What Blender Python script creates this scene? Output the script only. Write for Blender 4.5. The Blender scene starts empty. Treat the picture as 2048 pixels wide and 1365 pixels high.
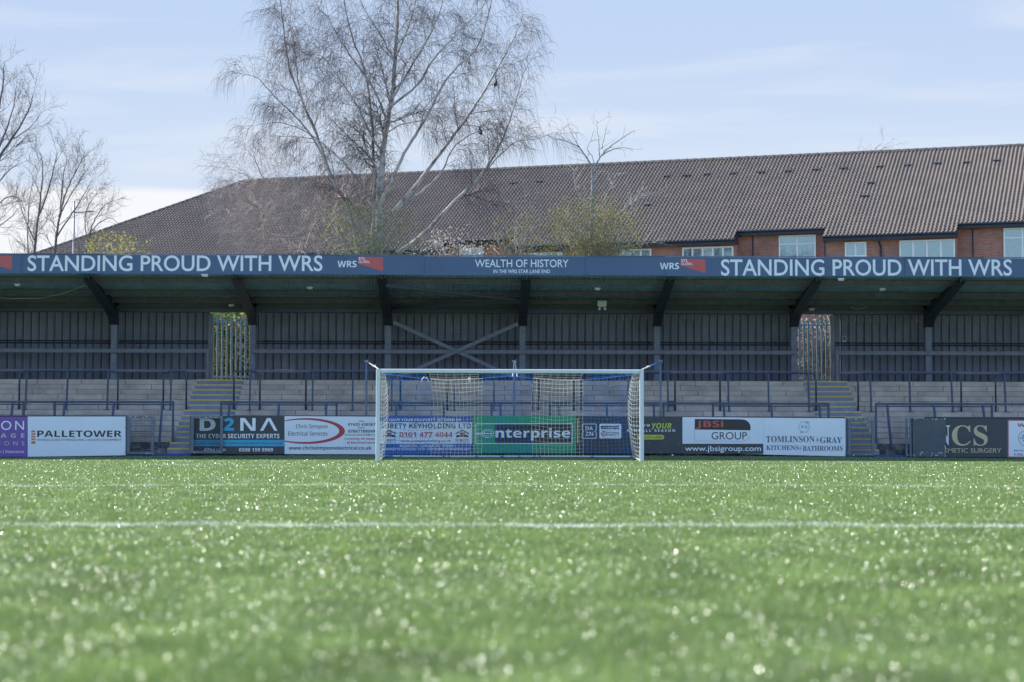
import bpy, bmesh, math, random
import numpy as np
from mathutils import Vector, Matrix, noise
R = math.radians
random.seed(7); rng = np.random.default_rng(7)
S = bpy.context.scene
COL = S.collection

# ------------------------------------------------------------------ camera
CH = 0.285                      # camera height over the turf
F = 3982.0                      # focal length in photo pixels (70 mm)
th, pt, ro = R(1.007), R(3.17), R(0.12)
fw = Vector((math.sin(th)*math.cos(pt), math.cos(th)*math.cos(pt), math.sin(pt)))
r0 = Vector((math.cos(th), -math.sin(th), 0)); u0 = r0.cross(fw)
rv = r0*math.cos(ro)+u0*math.sin(ro); uv = u0*math.cos(ro)-r0*math.sin(ro)
CAMP = Vector((0, 0, CH))
cd = bpy.data.cameras.new('camera'); cam = bpy.data.objects.new('camera', cd); COL.objects.link(cam)
cam.matrix_world = Matrix(((rv.x, uv.x, -fw.x, 0), (rv.y, uv.y, -fw.y, 0), (rv.z, uv.z, -fw.z, CH), (0, 0, 0, 1)))
cd.sensor_width = 36; cd.lens = 70; cd.clip_start = .05; cd.clip_end = 3000
cd.dof.use_dof = True; cd.dof.focus_distance = 57.0; cd.dof.aperture_fstop = 4.8
S.camera = cam

# ------------------------------------------------------------------ light
SUN_EL, SUN_AZ = R(44), R(-61.5)  # azimuth from +Y, negative = to the left
sd = Vector((math.sin(SUN_AZ)*math.cos(SUN_EL), math.cos(SUN_AZ)*math.cos(SUN_EL), math.sin(SUN_EL)))
sl = bpy.data.lights.new('sun', 'SUN'); sl.energy = 4.3; sl.angle = R(.5); sl.color = (1, .965, .90)
so = bpy.data.objects.new('sun', sl); COL.objects.link(so)
so.rotation_euler = sd.to_track_quat('Z', 'Y').to_euler()
so.location = (-60, 40, 70)
wd = bpy.data.worlds.new('World'); S.world = wd; wd.use_nodes = True
nt = wd.node_tree; N = nt.nodes; LK = nt.links
bg = N['Background']; bg.inputs[1].default_value = .15
sky = N.new('ShaderNodeTexSky'); sky.sky_type = 'NISHITA'; sky.sun_disc = False
sky.sun_elevation = SUN_EL; sky.sun_rotation = SUN_AZ
sky.air_density = 1.0; sky.dust_density = .6; sky.ozone_density = 3.0

def wmath(op, a, b=None, c=None, clamp=False):
    n = N.new('ShaderNodeMath'); n.operation = op; n.use_clamp = clamp
    for i, v in enumerate((a, b, c)):
        if v is None: continue
        if isinstance(v, (int, float)): n.inputs[i].default_value = v
        else: LK.new(v, n.inputs[i])
    return n.outputs[0]
def wramp(v, lo, hi, a=0., b=1.):
    n = N.new('ShaderNodeMapRange'); n.interpolation_type = 'SMOOTHSTEP'
    LK.new(v, n.inputs[0])
    for i, k in enumerate((lo, hi, a, b)): n.inputs[i+1].default_value = k
    return n.outputs[0]
tc = N.new('ShaderNodeTexCoord'); sp = N.new('ShaderNodeSeparateXYZ'); LK.new(tc.outputs['Generated'], sp.inputs[0])
dx, dy, dz = sp.outputs
mp = N.new('ShaderNodeMapping'); mp.inputs['Scale'].default_value = (3.0, 3.0, 26.0); mp.inputs['Rotation'].default_value = (0, R(2.5), 0)
LK.new(tc.outputs['Generated'], mp.inputs[0])
def wnoise(scale, detail, vec, dist=0.):
    n = N.new('ShaderNodeTexNoise'); n.inputs['Scale'].default_value = scale; n.inputs['Detail'].default_value = detail
    n.inputs['Distortion'].default_value = dist
    LK.new(vec, n.inputs['Vector']); return n.outputs['Fac']
n1 = wnoise(1.6, 5, mp.outputs[0], .4)
mp2 = N.new('ShaderNodeMapping'); mp2.inputs['Scale'].default_value = (7, 7, 40.0); mp2.inputs['Location'].default_value = (3, 1, 2)
LK.new(tc.outputs['Generated'], mp2.inputs[0])
n2 = wnoise(1.3, 6, mp2.outputs[0], .3)
wisp = wmath('MULTIPLY', wramp(n1, .46, .70), wramp(dz, .30, .12, .3, .8))
edge = wmath('ADD', dz, wmath('MULTIPLY', wmath('SUBTRACT', n2, .5), .016))
bank = wmath('MULTIPLY', wramp(edge, .1315, .1265), wramp(wmath('ADD', dx, wmath('MULTIPLY', dy, .0)), -.09, -.15))
cl = wmath('MAXIMUM', wmath('MULTIPLY', wisp, .45), bank, clamp=True)
# the band of sky low over the stand: a pale blue that whitens towards the horizon
EXPO = .15*2.0
low = N.new('ShaderNodeMix'); low.data_type = 'RGBA'
LK.new(wramp(dz, .235, .06), low.inputs['Factor'])
low.inputs['A'].default_value = (.53/EXPO, .67/EXPO, .915/EXPO, 1); low.inputs['B'].default_value = (.74/EXPO, .83/EXPO, .95/EXPO, 1)
base = N.new('ShaderNodeMix'); base.data_type = 'RGBA'
LK.new(wmath('MULTIPLY', wramp(dz, .62, .26), wramp(dy, -.15, .5)), base.inputs['Factor'])
tint = N.new('ShaderNodeMix'); tint.data_type = 'RGBA'; tint.blend_type = 'MULTIPLY'; tint.inputs['Factor'].default_value = 1
LK.new(sky.outputs[0], tint.inputs['A']); tint.inputs['B'].default_value = (.88, .95, 1.10, 1)
LK.new(tint.outputs['Result'], base.inputs['A']); LK.new(low.outputs['Result'], base.inputs['B'])
mix = N.new('ShaderNodeMix'); mix.data_type = 'RGBA'
LK.new(cl, mix.inputs['Factor']); LK.new(base.outputs['Result'], mix.inputs['A'])
mix.inputs['B'].default_value = (.93/EXPO, .95/EXPO, .985/EXPO, 1)
SKY_CLOUD = mix
LK.new(mix.outputs['Result'], bg.inputs[0])
S.view_settings.view_transform = 'Standard'; S.view_settings.look = 'None'
S.view_settings.exposure = 1.0; S.view_settings.gamma = 1; S.view_settings.use_curve_mapping = False

# ------------------------------------------------------------------ helpers
def W(px, py, Y):               # photo pixel -> point on the vertical plane at distance Y
    d = fw + rv*((px-1024)/F) + uv*((682.5-py)/F)
    return CAMP + d*(Y/d.y)
def XZ(px, py, Y):
    p = W(px, py, Y); return p.x, p.z
def tag(o, label=None, cat=None, group=None, kind=None):
    if label: o['label'] = label
    if cat: o['category'] = cat
    if group: o['group'] = group
    if kind: o['kind'] = kind
    return o
def empty(name, loc, label=None, cat=None, group=None):
    o = bpy.data.objects.new(name, None); COL.objects.link(o); o.location = loc; o.empty_display_size = .3
    return tag(o, label, cat, group)
ORG = {}
def origin(o):
    p = Vector(o.location)
    while o.parent: o = o.parent; p += Vector(o.location)
    return p
class MB:
    def __init__(s): s.v = []; s.f = []; s.m = []; s.k = []
    def mark(s):
        if s.f: s.k.append((len(s.v), len(s.f)))
    def quad(s, a, b, c, d, mi=0):
        n = len(s.v); s.v += [tuple(a), tuple(b), tuple(c), tuple(d)]; s.f.append((n, n+1, n+2, n+3)); s.m.append(mi)
    def poly(s, pts, mi=0):
        n = len(s.v); s.v += [tuple(p) for p in pts]; s.f.append(tuple(range(n, n+len(pts)))); s.m.append(mi)
    def box(s, x0, x1, y0, y1, z0, z1, mi=0):
        n = len(s.v)
        s.v += [(x, y, z) for x in (x0, x1) for y in (y0, y1) for z in (z0, z1)]
        for q in ((0, 1, 3, 2), (4, 6, 7, 5), (0, 4, 5, 1), (2, 3, 7, 6), (0, 2, 6, 4), (1, 5, 7, 3)):
            s.f.append(tuple(n+i for i in q)); s.m.append(mi)
    def bar(s, a, b, w, h=None, mi=0, up=(0, 0, 1)):
        a = Vector(a); b = Vector(b); h = h or w
        d = (b-a).normalized(); up = Vector(up)
        if abs(d.dot(up)) > .98: up = Vector((0, 1, 0))
        x = d.cross(up).normalized()*w/2; z = x.cross(d).normalized()*h/2
        n = len(s.v)
        for p in (a, b):
            s.v += [tuple(p-x-z), tuple(p+x-z), tuple(p+x+z), tuple(p-x+z)]
        for q in ((0, 1, 2, 3), (7, 6, 5, 4), (0, 4, 5, 1), (1, 5, 6, 2), (2, 6, 7, 3), (3, 7, 4, 0)):
            s.f.append(tuple(n+i for i in q)); s.m.append(mi)
    def tube(s, pts, rad, sides=6, mi=0, cap=True):
        pts = [Vector(p) for p in pts]; n0 = len(s.v); k = len(pts)
        if not hasattr(rad, '__len__'): rad = [rad]*k
        prev = None
        for i, p in enumerate(pts):
            d = (pts[min(i+1, k-1)]-pts[max(i-1, 0)])
            if d.length < 1e-9: d = Vector((0, 0, 1))
            d.normalize()
            if prev is None:
                x = d.orthogonal().normalized()
            else:
                x = prev - d*prev.dot(d)
                x = x.normalized() if x.length > 1e-6 else d.orthogonal().normalized()
            prev = x; y = d.cross(x); r = rad[i]
            for j in range(sides):
                a = 2*math.pi*j/sides
                q = p + (x*math.cos(a)+y*math.sin(a))*r
                s.v.append((q.x, q.y, q.z))
        for i in range(k-1):
            for j in range(sides):
                a = n0+i*sides+j; b = n0+i*sides+(j+1) % sides
                s.f.append((a, b, b+sides, a+sides)); s.m.append(mi)
        if cap:
            s.f.append(tuple(n0+j for j in reversed(range(sides)))); s.m.append(mi)
            s.f.append(tuple(n0+(k-1)*sides+j for j in range(sides))); s.m.append(mi)
    def prism(s, poly, axis, lo, hi, mi=0):     # poly: 2-D outline; axis 'x' -> (y,z), 'y' -> (x,z), 'z' -> (x,y)
        def P(p, t):
            return {'x': (t, p[0], p[1]), 'y': (p[0], t, p[1]), 'z': (p[0], p[1], t)}[axis]
        n = len(s.v); k = len(poly)
        s.v += [P(p, lo) for p in poly]+[P(p, hi) for p in poly]
        s.f.append(tuple(range(n, n+k))); s.m.append(mi)
        s.f.append(tuple(range(n+2*k-1, n+k-1, -1))); s.m.append(mi)
        for i in range(k):
            j = (i+1) % k; s.f.append((n+i, n+k+i, n+k+j, n+j)); s.m.append(mi)
    def add(s, verts, faces, mi=0):
        n = len(s.v); s.v += [tuple(v) for v in verts]
        for f in faces: s.f.append(tuple(n+i for i in f)); s.m.append(mi)
    def build(s, name, mats, parent=None, loc=None, smooth=False):
        if s.k:                 # every line of lettering is a part of its own
            ks = [(0, 0)]+sorted(set(s.k))+[(len(s.v), len(s.f))]; first = None
            for (va, fa), (vb, fb) in zip(ks, ks[1:]):
                if fb == fa: continue
                q = MB(); q.v = s.v[va:vb]; q.f = [tuple(i-va for i in f) for f in s.f[fa:fb]]; q.m = s.m[fa:fb]
                o = q.build(name, mats, parent, loc, smooth); first = first or o
            return first
        me = bpy.data.meshes.new(name)
        o = bpy.data.objects.new(name, me); COL.objects.link(o)
        og = Vector((0, 0, 0))
        if parent is not None:
            o.parent = parent; og = origin(parent)
        elif loc is not None:
            o.location = loc; og = Vector(loc)
        if s.v:
            va = np.array(s.v, dtype=np.float64) - np.array(og)
            me.from_pydata(va.tolist(), [], s.f)
        if not isinstance(mats, (list, tuple)): mats = [mats]
        for m in mats: me.materials.append(m)
        if s.m: me.polygons.foreach_set('material_index', s.m)
        if smooth: me.polygons.foreach_set('use_smooth', [True]*len(me.polygons))
        me.update()
        return o
def fix_normals(o):
    bm = bmesh.new(); bm.from_mesh(o.data); bmesh.ops.recalc_face_normals(bm, faces=bm.faces); bm.to_mesh(o.data); bm.free(); return o
def bevel(o, w=.01, seg=2):
    b = o.modifiers.new('bevel', 'BEVEL'); b.width = w; b.segments = seg; b.limit_method = 'ANGLE'; return o

# ------------------------------------------------------------------ materials
def M(name, c, rough=.6, var=.12, scale=6., bump=.0, bscale=40., metal=0., spec=.5, c2=None, mixlo=.45, mixhi=.65, trans=0.):
    m = bpy.data.materials.new(name); m.use_nodes = True
    t = m.node_tree; b = t.nodes['Principled BSDF']
    b.inputs['Roughness'].default_value = rough; b.inputs['Metallic'].default_value = metal
    b.inputs['Specular IOR Level'].default_value = spec
    if trans: b.inputs['Transmission Weight'].default_value = trans
    co = t.nodes.new('ShaderNodeTexCoord')
    no = t.nodes.new('ShaderNodeTexNoise'); no.inputs['Scale'].default_value = scale; no.inputs['Detail'].default_value = 6; no.inputs['Roughness'].default_value = .65
    t.links.new(co.outputs['Object'], no.inputs['Vector'])
    mx = t.nodes.new('ShaderNodeMix'); mx.data_type = 'RGBA'
    mr = t.nodes.new('ShaderNodeMapRange'); mr.inputs[1].default_value = mixlo if c2 else .3; mr.inputs[2].default_value = mixhi if c2 else .7
    t.links.new(no.outputs['Fac'], mr.inputs[0]); t.links.new(mr.outputs[0], mx.inputs['Factor'])
    if c2: a, bb = c, c2
    else: a = tuple(k*(1-var) for k in c); bb = tuple(min(1, k*(1+var)) for k in c)
    mx.inputs['A'].default_value = (*a, 1); mx.inputs['B'].default_value = (*bb, 1)
    t.links.new(mx.outputs['Result'], b.inputs['Base Color'])
    if bump:
        n2 = t.nodes.new('ShaderNodeTexNoise'); n2.inputs['Scale'].default_value = bscale; n2.inputs['Detail'].default_value = 4
        t.links.new(co.outputs['Object'], n2.inputs['Vector'])
        bp = t.nodes.new('ShaderNodeBump'); bp.inputs['Strength'].default_value = bump; bp.inputs['Distance'].default_value = .02
        t.links.new(n2.outputs['Fac'], bp.inputs['Height']); t.links.new(bp.outputs[0], b.inputs['Normal'])
    return m
def M_leaf(name, ca, cb, rough=.5, transl=.45, spec=.4, patch=False):
    m = bpy.data.materials.new(name); m.use_nodes = True
    t = m.node_tree; b = t.nodes['Principled BSDF']; out = t.nodes['Material Output']
    g = t.nodes.new('ShaderNodeNewGeometry')
    mx = t.nodes.new('ShaderNodeMix'); mx.data_type = 'RGBA'
    mx.inputs['A'].default_value = (*ca, 1); mx.inputs['B'].default_value = (*cb, 1)
    t.links.new(g.outputs['Random Per Island'], mx.inputs['Factor'])
    t.links.new(mx.outputs['Result'], b.inputs['Base Color'])
    b.inputs['Roughness'].default_value = rough; b.inputs['Specular IOR Level'].default_value = spec
    if patch:                   # tufts differ in gloss, the pile in tone
        mr = t.nodes.new('ShaderNodeMapRange'); mr.inputs[3].default_value = .17; mr.inputs[4].default_value = .36
        mu = t.nodes.new('ShaderNodeMath'); mu.operation = 'MULTIPLY'; mu.inputs[1].default_value = 7.31
        fr = t.nodes.new('ShaderNodeMath'); fr.operation = 'FRACT'
        t.links.new(g.outputs['Random Per Island'], mu.inputs[0]); t.links.new(mu.outputs[0], fr.inputs[0]); t.links.new(fr.outputs[0], mr.inputs[0]); t.links.new(mr.outputs[0], b.inputs['Roughness'])
        co = t.nodes.new('ShaderNodeTexCoord'); no = t.nodes.new('ShaderNodeTexNoise'); no.inputs['Scale'].default_value = 3.2; no.inputs['Detail'].default_value = 5
        t.links.new(co.outputs['Object'], no.inputs['Vector'])
        m2 = t.nodes.new('ShaderNodeMapRange'); m2.inputs[1].default_value = .32; m2.inputs[2].default_value = .68; m2.inputs[3].default_value = .68; m2.inputs[4].default_value = 1.28
        t.links.new(no.outputs['Fac'], m2.inputs[0])
        mm = t.nodes.new('ShaderNodeMix'); mm.data_type = 'RGBA'; mm.blend_type = 'MULTIPLY'; mm.inputs['Factor'].default_value = 1
        t.links.new(mx.outputs['Result'], mm.inputs['A']); t.links.new(m2.outputs[0], mm.inputs['B']); t.links.new(mm.outputs['Result'], b.inputs['Base Color'])
        mx = mm
    tr = t.nodes.new('ShaderNodeBsdfTranslucent'); t.links.new(mx.outputs['Result'], tr.inputs[0])
    ms = t.nodes.new('ShaderNodeMixShader'); ms.inputs[0].default_value = transl
    t.links.new(b.outputs[0], ms.inputs[1]); t.links.new(tr.outputs[0], ms.inputs[2]); t.links.new(ms.outputs[0], out.inputs[0])
    return m
def M_brick(name, c1, c2, mortar, bw, rh, ms, axes='xz', off=0., var=.2, rough=.85, bump=.4, zoff=0., sq=1.):
    m = bpy.data.materials.new(name); m.use_nodes = True
    t = m.node_tree; b = t.nodes['Principled BSDF']; b.inputs['Roughness'].default_value = rough
    co = t.nodes.new('ShaderNodeTexCoord'); sx = t.nodes.new('ShaderNodeSeparateXYZ'); cb = t.nodes.new('ShaderNodeCombineXYZ')
    t.links.new(co.outputs['Object'], sx.inputs[0])
    ad = t.nodes.new('ShaderNodeMath'); ad.operation = 'ADD'; ad.inputs[1].default_value = zoff
    t.links.new(sx.outputs[2], ad.inputs[0])
    t.links.new(sx.outputs[0], cb.inputs[0]); t.links.new(ad.outputs[0], cb.inputs[1])
    bt = t.nodes.new('ShaderNodeTexBrick'); bt.offset = off; bt.inputs['Scale'].default_value = 1
    bt.inputs['Brick Width'].default_value = bw; bt.inputs['Row Height'].default_value = rh; bt.inputs['Mortar Size'].default_value = ms
    bt.inputs['Mortar Smooth'].default_value = .1
    bt.inputs['Color1'].default_value = (*c1, 1); bt.inputs['Color2'].default_value = (*c2, 1); bt.inputs['Mortar'].default_value = (*mortar, 1)
    t.links.new(cb.outputs[0], bt.inputs['Vector'])
    no = t.nodes.new('ShaderNodeTexNoise'); no.inputs['Scale'].default_value = 1.1; no.inputs['Detail'].default_value = 8; no.inputs['Roughness'].default_value = .7
    t.links.new(co.outputs['Object'], no.inputs['Vector'])
    mr = t.nodes.new('ShaderNodeMapRange'); mr.inputs[1].default_value = .3; mr.inputs[2].default_value = .7; mr.inputs[3].default_value = 1-var; mr.inputs[4].default_value = 1+var
    t.links.new(no.outputs['Fac'], mr.inputs[0])
    mm = t.nodes.new('ShaderNodeMix'); mm.data_type = 'RGBA'; mm.blend_type = 'MULTIPLY'; mm.inputs['Factor'].default_value = 1
    t.links.new(bt.outputs['Color'], mm.inputs['A']); t.links.new(mr.outputs[0], mm.inputs['B'])
    t.links.new(mm.outputs['Result'], b.inputs['Base Color'])
    bp = t.nodes.new('ShaderNodeBump'); bp.inputs['Strength'].default_value = bump; bp.inputs['Distance'].default_value = .01; bp.invert = True
    t.links.new(bt.outputs['Fac'], bp.inputs['Height']); t.links.new(bp.outputs[0], b.inputs['Normal'])
    return m

m_navy = M('navy_paint', (.060, .085, .14), .45, .15, 1.5)
m_navytube = M('navy_tube_paint', (.052, .072, .112), .4, .2, 4)
m_fascia = M('fascia_blue', (.068, .113, .20), .4, .08, .6)
m_white = M('white_vinyl', (.80, .82, .82), .4, .03, 2)
m_signwhite = M('sign_white', (.72, .76, .79), .35, .05, 1.2)
m_red = M('logo_red', (.55, .10, .09), .4, .05)
m_steel = M('grey_steel_paint', (.15, .16, .21), .5, .25, 5)
m_beam = M('beam_grey_paint', (.16, .17, .195), .55, .2, 4)
m_dark = M('dark_steel_paint', (.028, .034, .045), .5, .25, 4)
m_wall = M('charcoal_cladding', (.138, .145, .182), .55, .22, 1.7, c2=None)
m_roofsheet = M('teal_roof_sheet', (.30, .47, .60), .55, .25, 2.5)
m_purlin = M('purlin_timber', (.125, .12, .135), .7, .25, 5)
m_conc = M_brick('concrete_terrace', (.62, .505, .405), (.52, .43, .35), (.22, .185, .155), 1.42, .171, .012, off=.37, var=.32, zoff=-.19)
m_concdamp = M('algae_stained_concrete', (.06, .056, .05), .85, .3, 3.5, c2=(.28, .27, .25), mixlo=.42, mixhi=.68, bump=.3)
m_aislepaint = M('grey_step_paint', (.25, .255, .34), .65, .2, 3)
m_yellow = M('yellow_nosing_paint', (.68, .52, .09), .6, .2, 9)
m_bluebase = M('blue_kerb_paint', (.02, .05, .19), .5, .25, 5)
m_black = M('black_vinyl', (.02, .02, .024), .4, .1)
m_char = M('charcoal_vinyl', (.045, .05, .06), .45, .12, 1.5)
m_purple = M('purple_vinyl', (.17, .08, .33), .4, .06)
m_palegreen = M('pale_sage_vinyl', (.50, .55, .42), .5, .05)
m_orange = M('orange_vinyl', (.60, .18, .04), .45, .06)
m_cyan = M('cyan_vinyl', (.03, .36, .55), .4, .06)
m_dred = M('dull_red_vinyl', (.42, .05, .06), .45, .06)
m_sblue = M('board_blue', (.035, .10, .34), .4, .08)
m_egreen = M('board_green', (.02, .30, .14), .4, .05)
m_grey = M('grey_panel', (.36, .37, .39), .5, .08)
m_lime = M('lime_vinyl', (.55, .58, .05), .45, .05)
m_gold = M('gold_vinyl', (.58, .46, .26), .4, .06)
m_gatepaint = M('gate_grey_paint', (.13, .15, .18), .5, .22, 6)
m_gatesolid = M('gate_sheet_paint', (.075, .085, .10), .5, .2, 2.5, c2=None)
m_chip = M('bare_paint_chip', (.75, .76, .78), .5, .1)
m_goal = M('goal_white_aluminium', (.60, .655, .655), .32, .05, 3)
m_blueline = M_leaf('blue_cord', (.10, .37, .76), (.13, .42, .84), .5, .5)
m_whiteline = M_leaf('white_cord', (.84, .82, .76), (.88, .86, .80), .5, .45)
m_galv = M('galvanised_palisade', (.22, .32, .385), .45, .15, 8, metal=.0)
m_polegrey = M('net_pole_grey', (.13, .16, .20), .4, .2)
m_lampw = M('lamp_housing_white', (.62, .64, .58), .4, .06)
m_tile = M('brown_roof_tile', (.235, .184, .138), .6, .3, .8, c2=(.188, .150, .116), mixlo=.38, mixhi=.64, bump=.2, bscale=25)
m_ridge = M('ridge_tile_weathered', (.13, .115, .10), .8, .4, 9)
m_brick = M_brick('red_brick', (.47, .185, .105), (.35, .13, .08), (.36, .29, .24), .235, .078, .009, off=.5, var=.2)
m_eave = M('dark_eaves_board', (.035, .04, .06), .5, .15)
m_upvc = M('white_window_frame', (.88, .87, .76), .35, .04)
m_curtain = M('net_curtain', (.34, .42, .46), .8, .25, 9)
m_lampost = M('street_pole_grey', (.32, .34, .36), .5, .1)
m_bark_birch = M('birch_bark', (.46, .39, .33), .75, .3, 3., c2=(.20, .165, .145), mixlo=.5, mixhi=.62, bump=.3)
m_bark_grey = M('grey_bark', (.26, .25, .22), .8, .3, 6, bump=.3)
m_bark_brown = M('brown_bark', (.17, .14, .125), .8, .3, 6)
m_twig_birch = M('birch_twigs', (.105, .070, .058), .6, .25, 2)
m_twig_pale = M('pale_twigs', (.44, .34, .28), .6, .25, 2)
m_twig_dark = M('dark_twigs', (.14, .115, .11), .7, .25, 2)
m_crow = M('black_feathers', (.02, .02, .025), .45, .1)
m_glass = bpy.data.materials.new('window_glass'); m_glass.use_nodes = True
_t = m_glass.node_tree; _b = _t.nodes['Principled BSDF']; _b.inputs['Base Color'].default_value = (.30, .48, .60, 1); _b.inputs['Roughness'].default_value = .03; _b.inputs['Metallic'].default_value = 1
_tr = _t.nodes.new('ShaderNodeBsdfTransparent'); _ms = _t.nodes.new('ShaderNodeMixShader'); _ms.inputs[0].default_value = .62
_t.links.new(_tr.outputs[0], _ms.inputs[1]); _t.links.new(_b.outputs[0], _ms.inputs[2]); _t.links.new(_ms.outputs[0], _t.nodes['Material Output'].inputs[0])

# ------------------------------------------------------------------ lettering
_cache = {}
SANSB, SANS, SERB, SANSI = 0x1D5D4, 0x1D5A0, 0x1D400, 0x1D63C
def uni(s, base):
    dig = {SANSB: 0x1D7EC, SANS: 0x1D7E2, SERB: 0x1D7CE}.get(base)
    o = ''
    for c in s:
        if 'A' <= c <= 'Z': o += chr(base+ord(c)-65)
        elif 'a' <= c <= 'z': o += chr(base+26+ord(c)-97)
        elif c.isdigit() and dig: o += chr(dig+ord(c)-48)
        else: o += c
    return o
def glyphs(s, off=0., spacing=1.):
    k = (s, off, spacing)
    if k not in _cache:
        c = bpy.data.curves.new('tmp', 'FONT'); c.body = s; c.size = 1; c.offset = off; c.space_character = spacing
        c.resolution_u = 4
        o = bpy.data.objects.new('tmp', c); COL.objects.link(o)
        dg = bpy.context.evaluated_depsgraph_get(); me = bpy.data.meshes.new_from_object(o.evaluated_get(dg))
        v = np.array([tuple(x.co) for x in me.vertices]); f = [tuple(p.vertices) for p in me.polygons]
        bpy.data.objects.remove(o); bpy.data.curves.remove(c); bpy.data.meshes.remove(me)
        _cache[k] = (v, f)
    return _cache[k]
def text(mb, s, px0, px1, pyt, pyb, Y, off=0., mi=0, spacing=1., base=None, flip=None):
    """lettering whose ink fills the rectangle (photo pixels measured on the plane at Y)"""
    mb.mark()
    if base: s = uni(s, base)
    v, f = glyphs(s, off, spacing)
    lo, hi = v.min(0), v.max(0)
    a = W(px0, pyb, Y); b = W(px1, pyb, Y); c = W(px0, pyt, Y)
    t = (v-lo)/np.maximum(hi-lo, 1e-6)
    out = np.stack([a.x+(b.x-a.x)*t[:, 0], np.full(len(v), Y), a.z+(b.z-a.z)*t[:, 0]+(c.z-a.z)*t[:, 1]], 1)
    mb.add(out.tolist(), f, mi)
def rect(mb, px0, px1, pyt, pyb, Y, mi=0):
    mb.quad(W(px0, pyb, Y), W(px1, pyb, Y), W(px1, pyt, Y), W(px0, pyt, Y), mi)
def ppoly(mb, pts, Y, mi=0): mb.poly([W(x, y, Y) for x, y in pts], mi)
def pline(mb, pts, w, Y, mi=0, closed=False):       # flat painted line, w in photo pixels
    k = len(pts)
    for i in range(k if closed else k-1):
        (xa, ya), (xb, yb) = pts[i], pts[(i+1) % k]
        L = math.hypot(xb-xa, yb-ya) or 1; nx, ny = -(yb-ya)/L*w/2, (xb-xa)/L*w/2
        ex, ey = (xb-xa)/L*w*.3, (yb-ya)/L*w*.3
        mb.quad(*[W(x, y, Y) for x, y in ((xa-ex+nx, ya-ey+ny), (xb+ex+nx, yb+ey+ny), (xb+ex-nx, yb+ey-ny), (xa-ex-nx, ya-ey-ny))], mi)
def arc(cx, cy, rx, ry, a0, a1, n=24):
    return [(cx+rx*math.cos(R(a0+(a1-a0)*i/n)), cy+ry*math.sin(R(a0+(a1-a0)*i/n))) for i in range(n+1)]

# ------------------------------------------------------------------ ground and pitch
YG, YB, GX = 56.1, 59.6, .93        # goal line, perimeter boards, centre of the goal
def sstep(a, b, x):
    t = np.clip((x-a)/(b-a), 0, 1); return t*t*(3-2*t)
def pitch_z(x, y):
    side = np.where(x < 1, .105*np.clip((x-1)/15, -1.6, 0)**2, .06*np.clip((x-1)/14, 0, 1.6)**2)
    return sstep(56.4, 59.4, y)*(.165-side)
def M_ground(name, c1, c2, sc):
    return M(name, c1, .95, .2, sc, c2=c2, mixlo=.35, mixhi=.65, bump=.4, bscale=60)
g = MB(); g.quad((-1500, -1500, -.06), (1500, -1500, -.06), (1500, 1500, -.06), (-1500, 1500, -.06))
tag(g.build('ground', M_ground('rough_ground', (.075, .085, .045), (.13, .12, .09), .15)), kind='structure')
xs = np.concatenate([np.linspace(-36, -17, 8), np.linspace(-16, 17, 34), np.linspace(19, 38, 8)])
ys = np.concatenate([np.linspace(-44, 56, 26), np.linspace(56.4, 59.75, 12)])
g = MB()
for y in ys:
    for x in xs: g.v.append((x, y, float(pitch_z(np.float64(x), y))))
nx = len(xs)
for j in range(len(ys)-1):
    for i in range(nx-1): g.f.append((j*nx+i, j*nx+i+1, (j+1)*nx+i+1, (j+1)*nx+i)); g.m.append(0)
tag(g.build('pitch', M('turf_backing', (.09, .145, .04), .8, .25, 3, bump=.5, bscale=120), smooth=True), kind='structure')

LINES = []                          # (function of x,y arrays -> bool)
HALF = 7.5
def in_lines(x, y):
    w = .047
    r = np.hypot(x-GX, y-HALF)
    k = np.abs(y-HALF) < w
    k |= np.abs(r-9.15) < w
    k |= (np.abs(y-(YG-16.5)) < w) & (np.abs(x-GX) < 20.2)
    k |= (np.abs(y-(YG-5.5)) < w) & (np.abs(x-GX) < 9.2)
    k |= (np.abs(y-YG) < w)
    k |= (np.abs(np.abs(x-GX)-9.16) < w) & (y > YG-5.5) & (y < YG)
    k |= (np.abs(np.abs(x-GX)-20.16) < w) & (y > YG-16.5) & (y < YG)
    k |= (np.hypot(x-GX, y-(YG-11)) < .11)
    k |= (np.abs(np.hypot(x-GX, y-(YG-11))-9.15) < w) & (y < YG-16.5)
    return k
pl = MB(); z = .004
def strip(x0, x1, y0, y1): pl.quad((x0, y0, z), (x1, y0, z), (x1, y1, z), (x0, y1, z))
strip(-33, 35, HALF-.06, HALF+.06); strip(-33, 35, YG-.06, YG+.06)
strip(GX-20.2, GX+20.2, YG-16.56, YG-16.44); strip(GX-9.2, GX+9.2, YG-5.56, YG-5.44)
for sx in (-1, 1):
    strip(GX+sx*9.16-.06, GX+sx*9.16+.06, YG-5.44, YG-.06); strip(GX+sx*20.16-.06, GX+sx*20.16+.06, YG-16.44, YG-.06)
for cx, cy, a0, a1 in ((GX, HALF, 0, 360), (GX, YG-11, 217, 323)):
    n = 96
    for i in range(n):
        a, b = R(a0+(a1-a0)*i/n), R(a0+(a1-a0)*(i+1)/n)
        pl.quad(*[(cx+r*math.cos(t), cy+r*math.sin(t), z+.002) for r, t in ((9.09, a), (9.21, a), (9.21, b), (9.09, b))])
m_line = M('line_white', (.72, .74, .70), .7, .1, 20)
tag(pl.build('pitch_markings', m_line), kind='structure')

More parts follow.
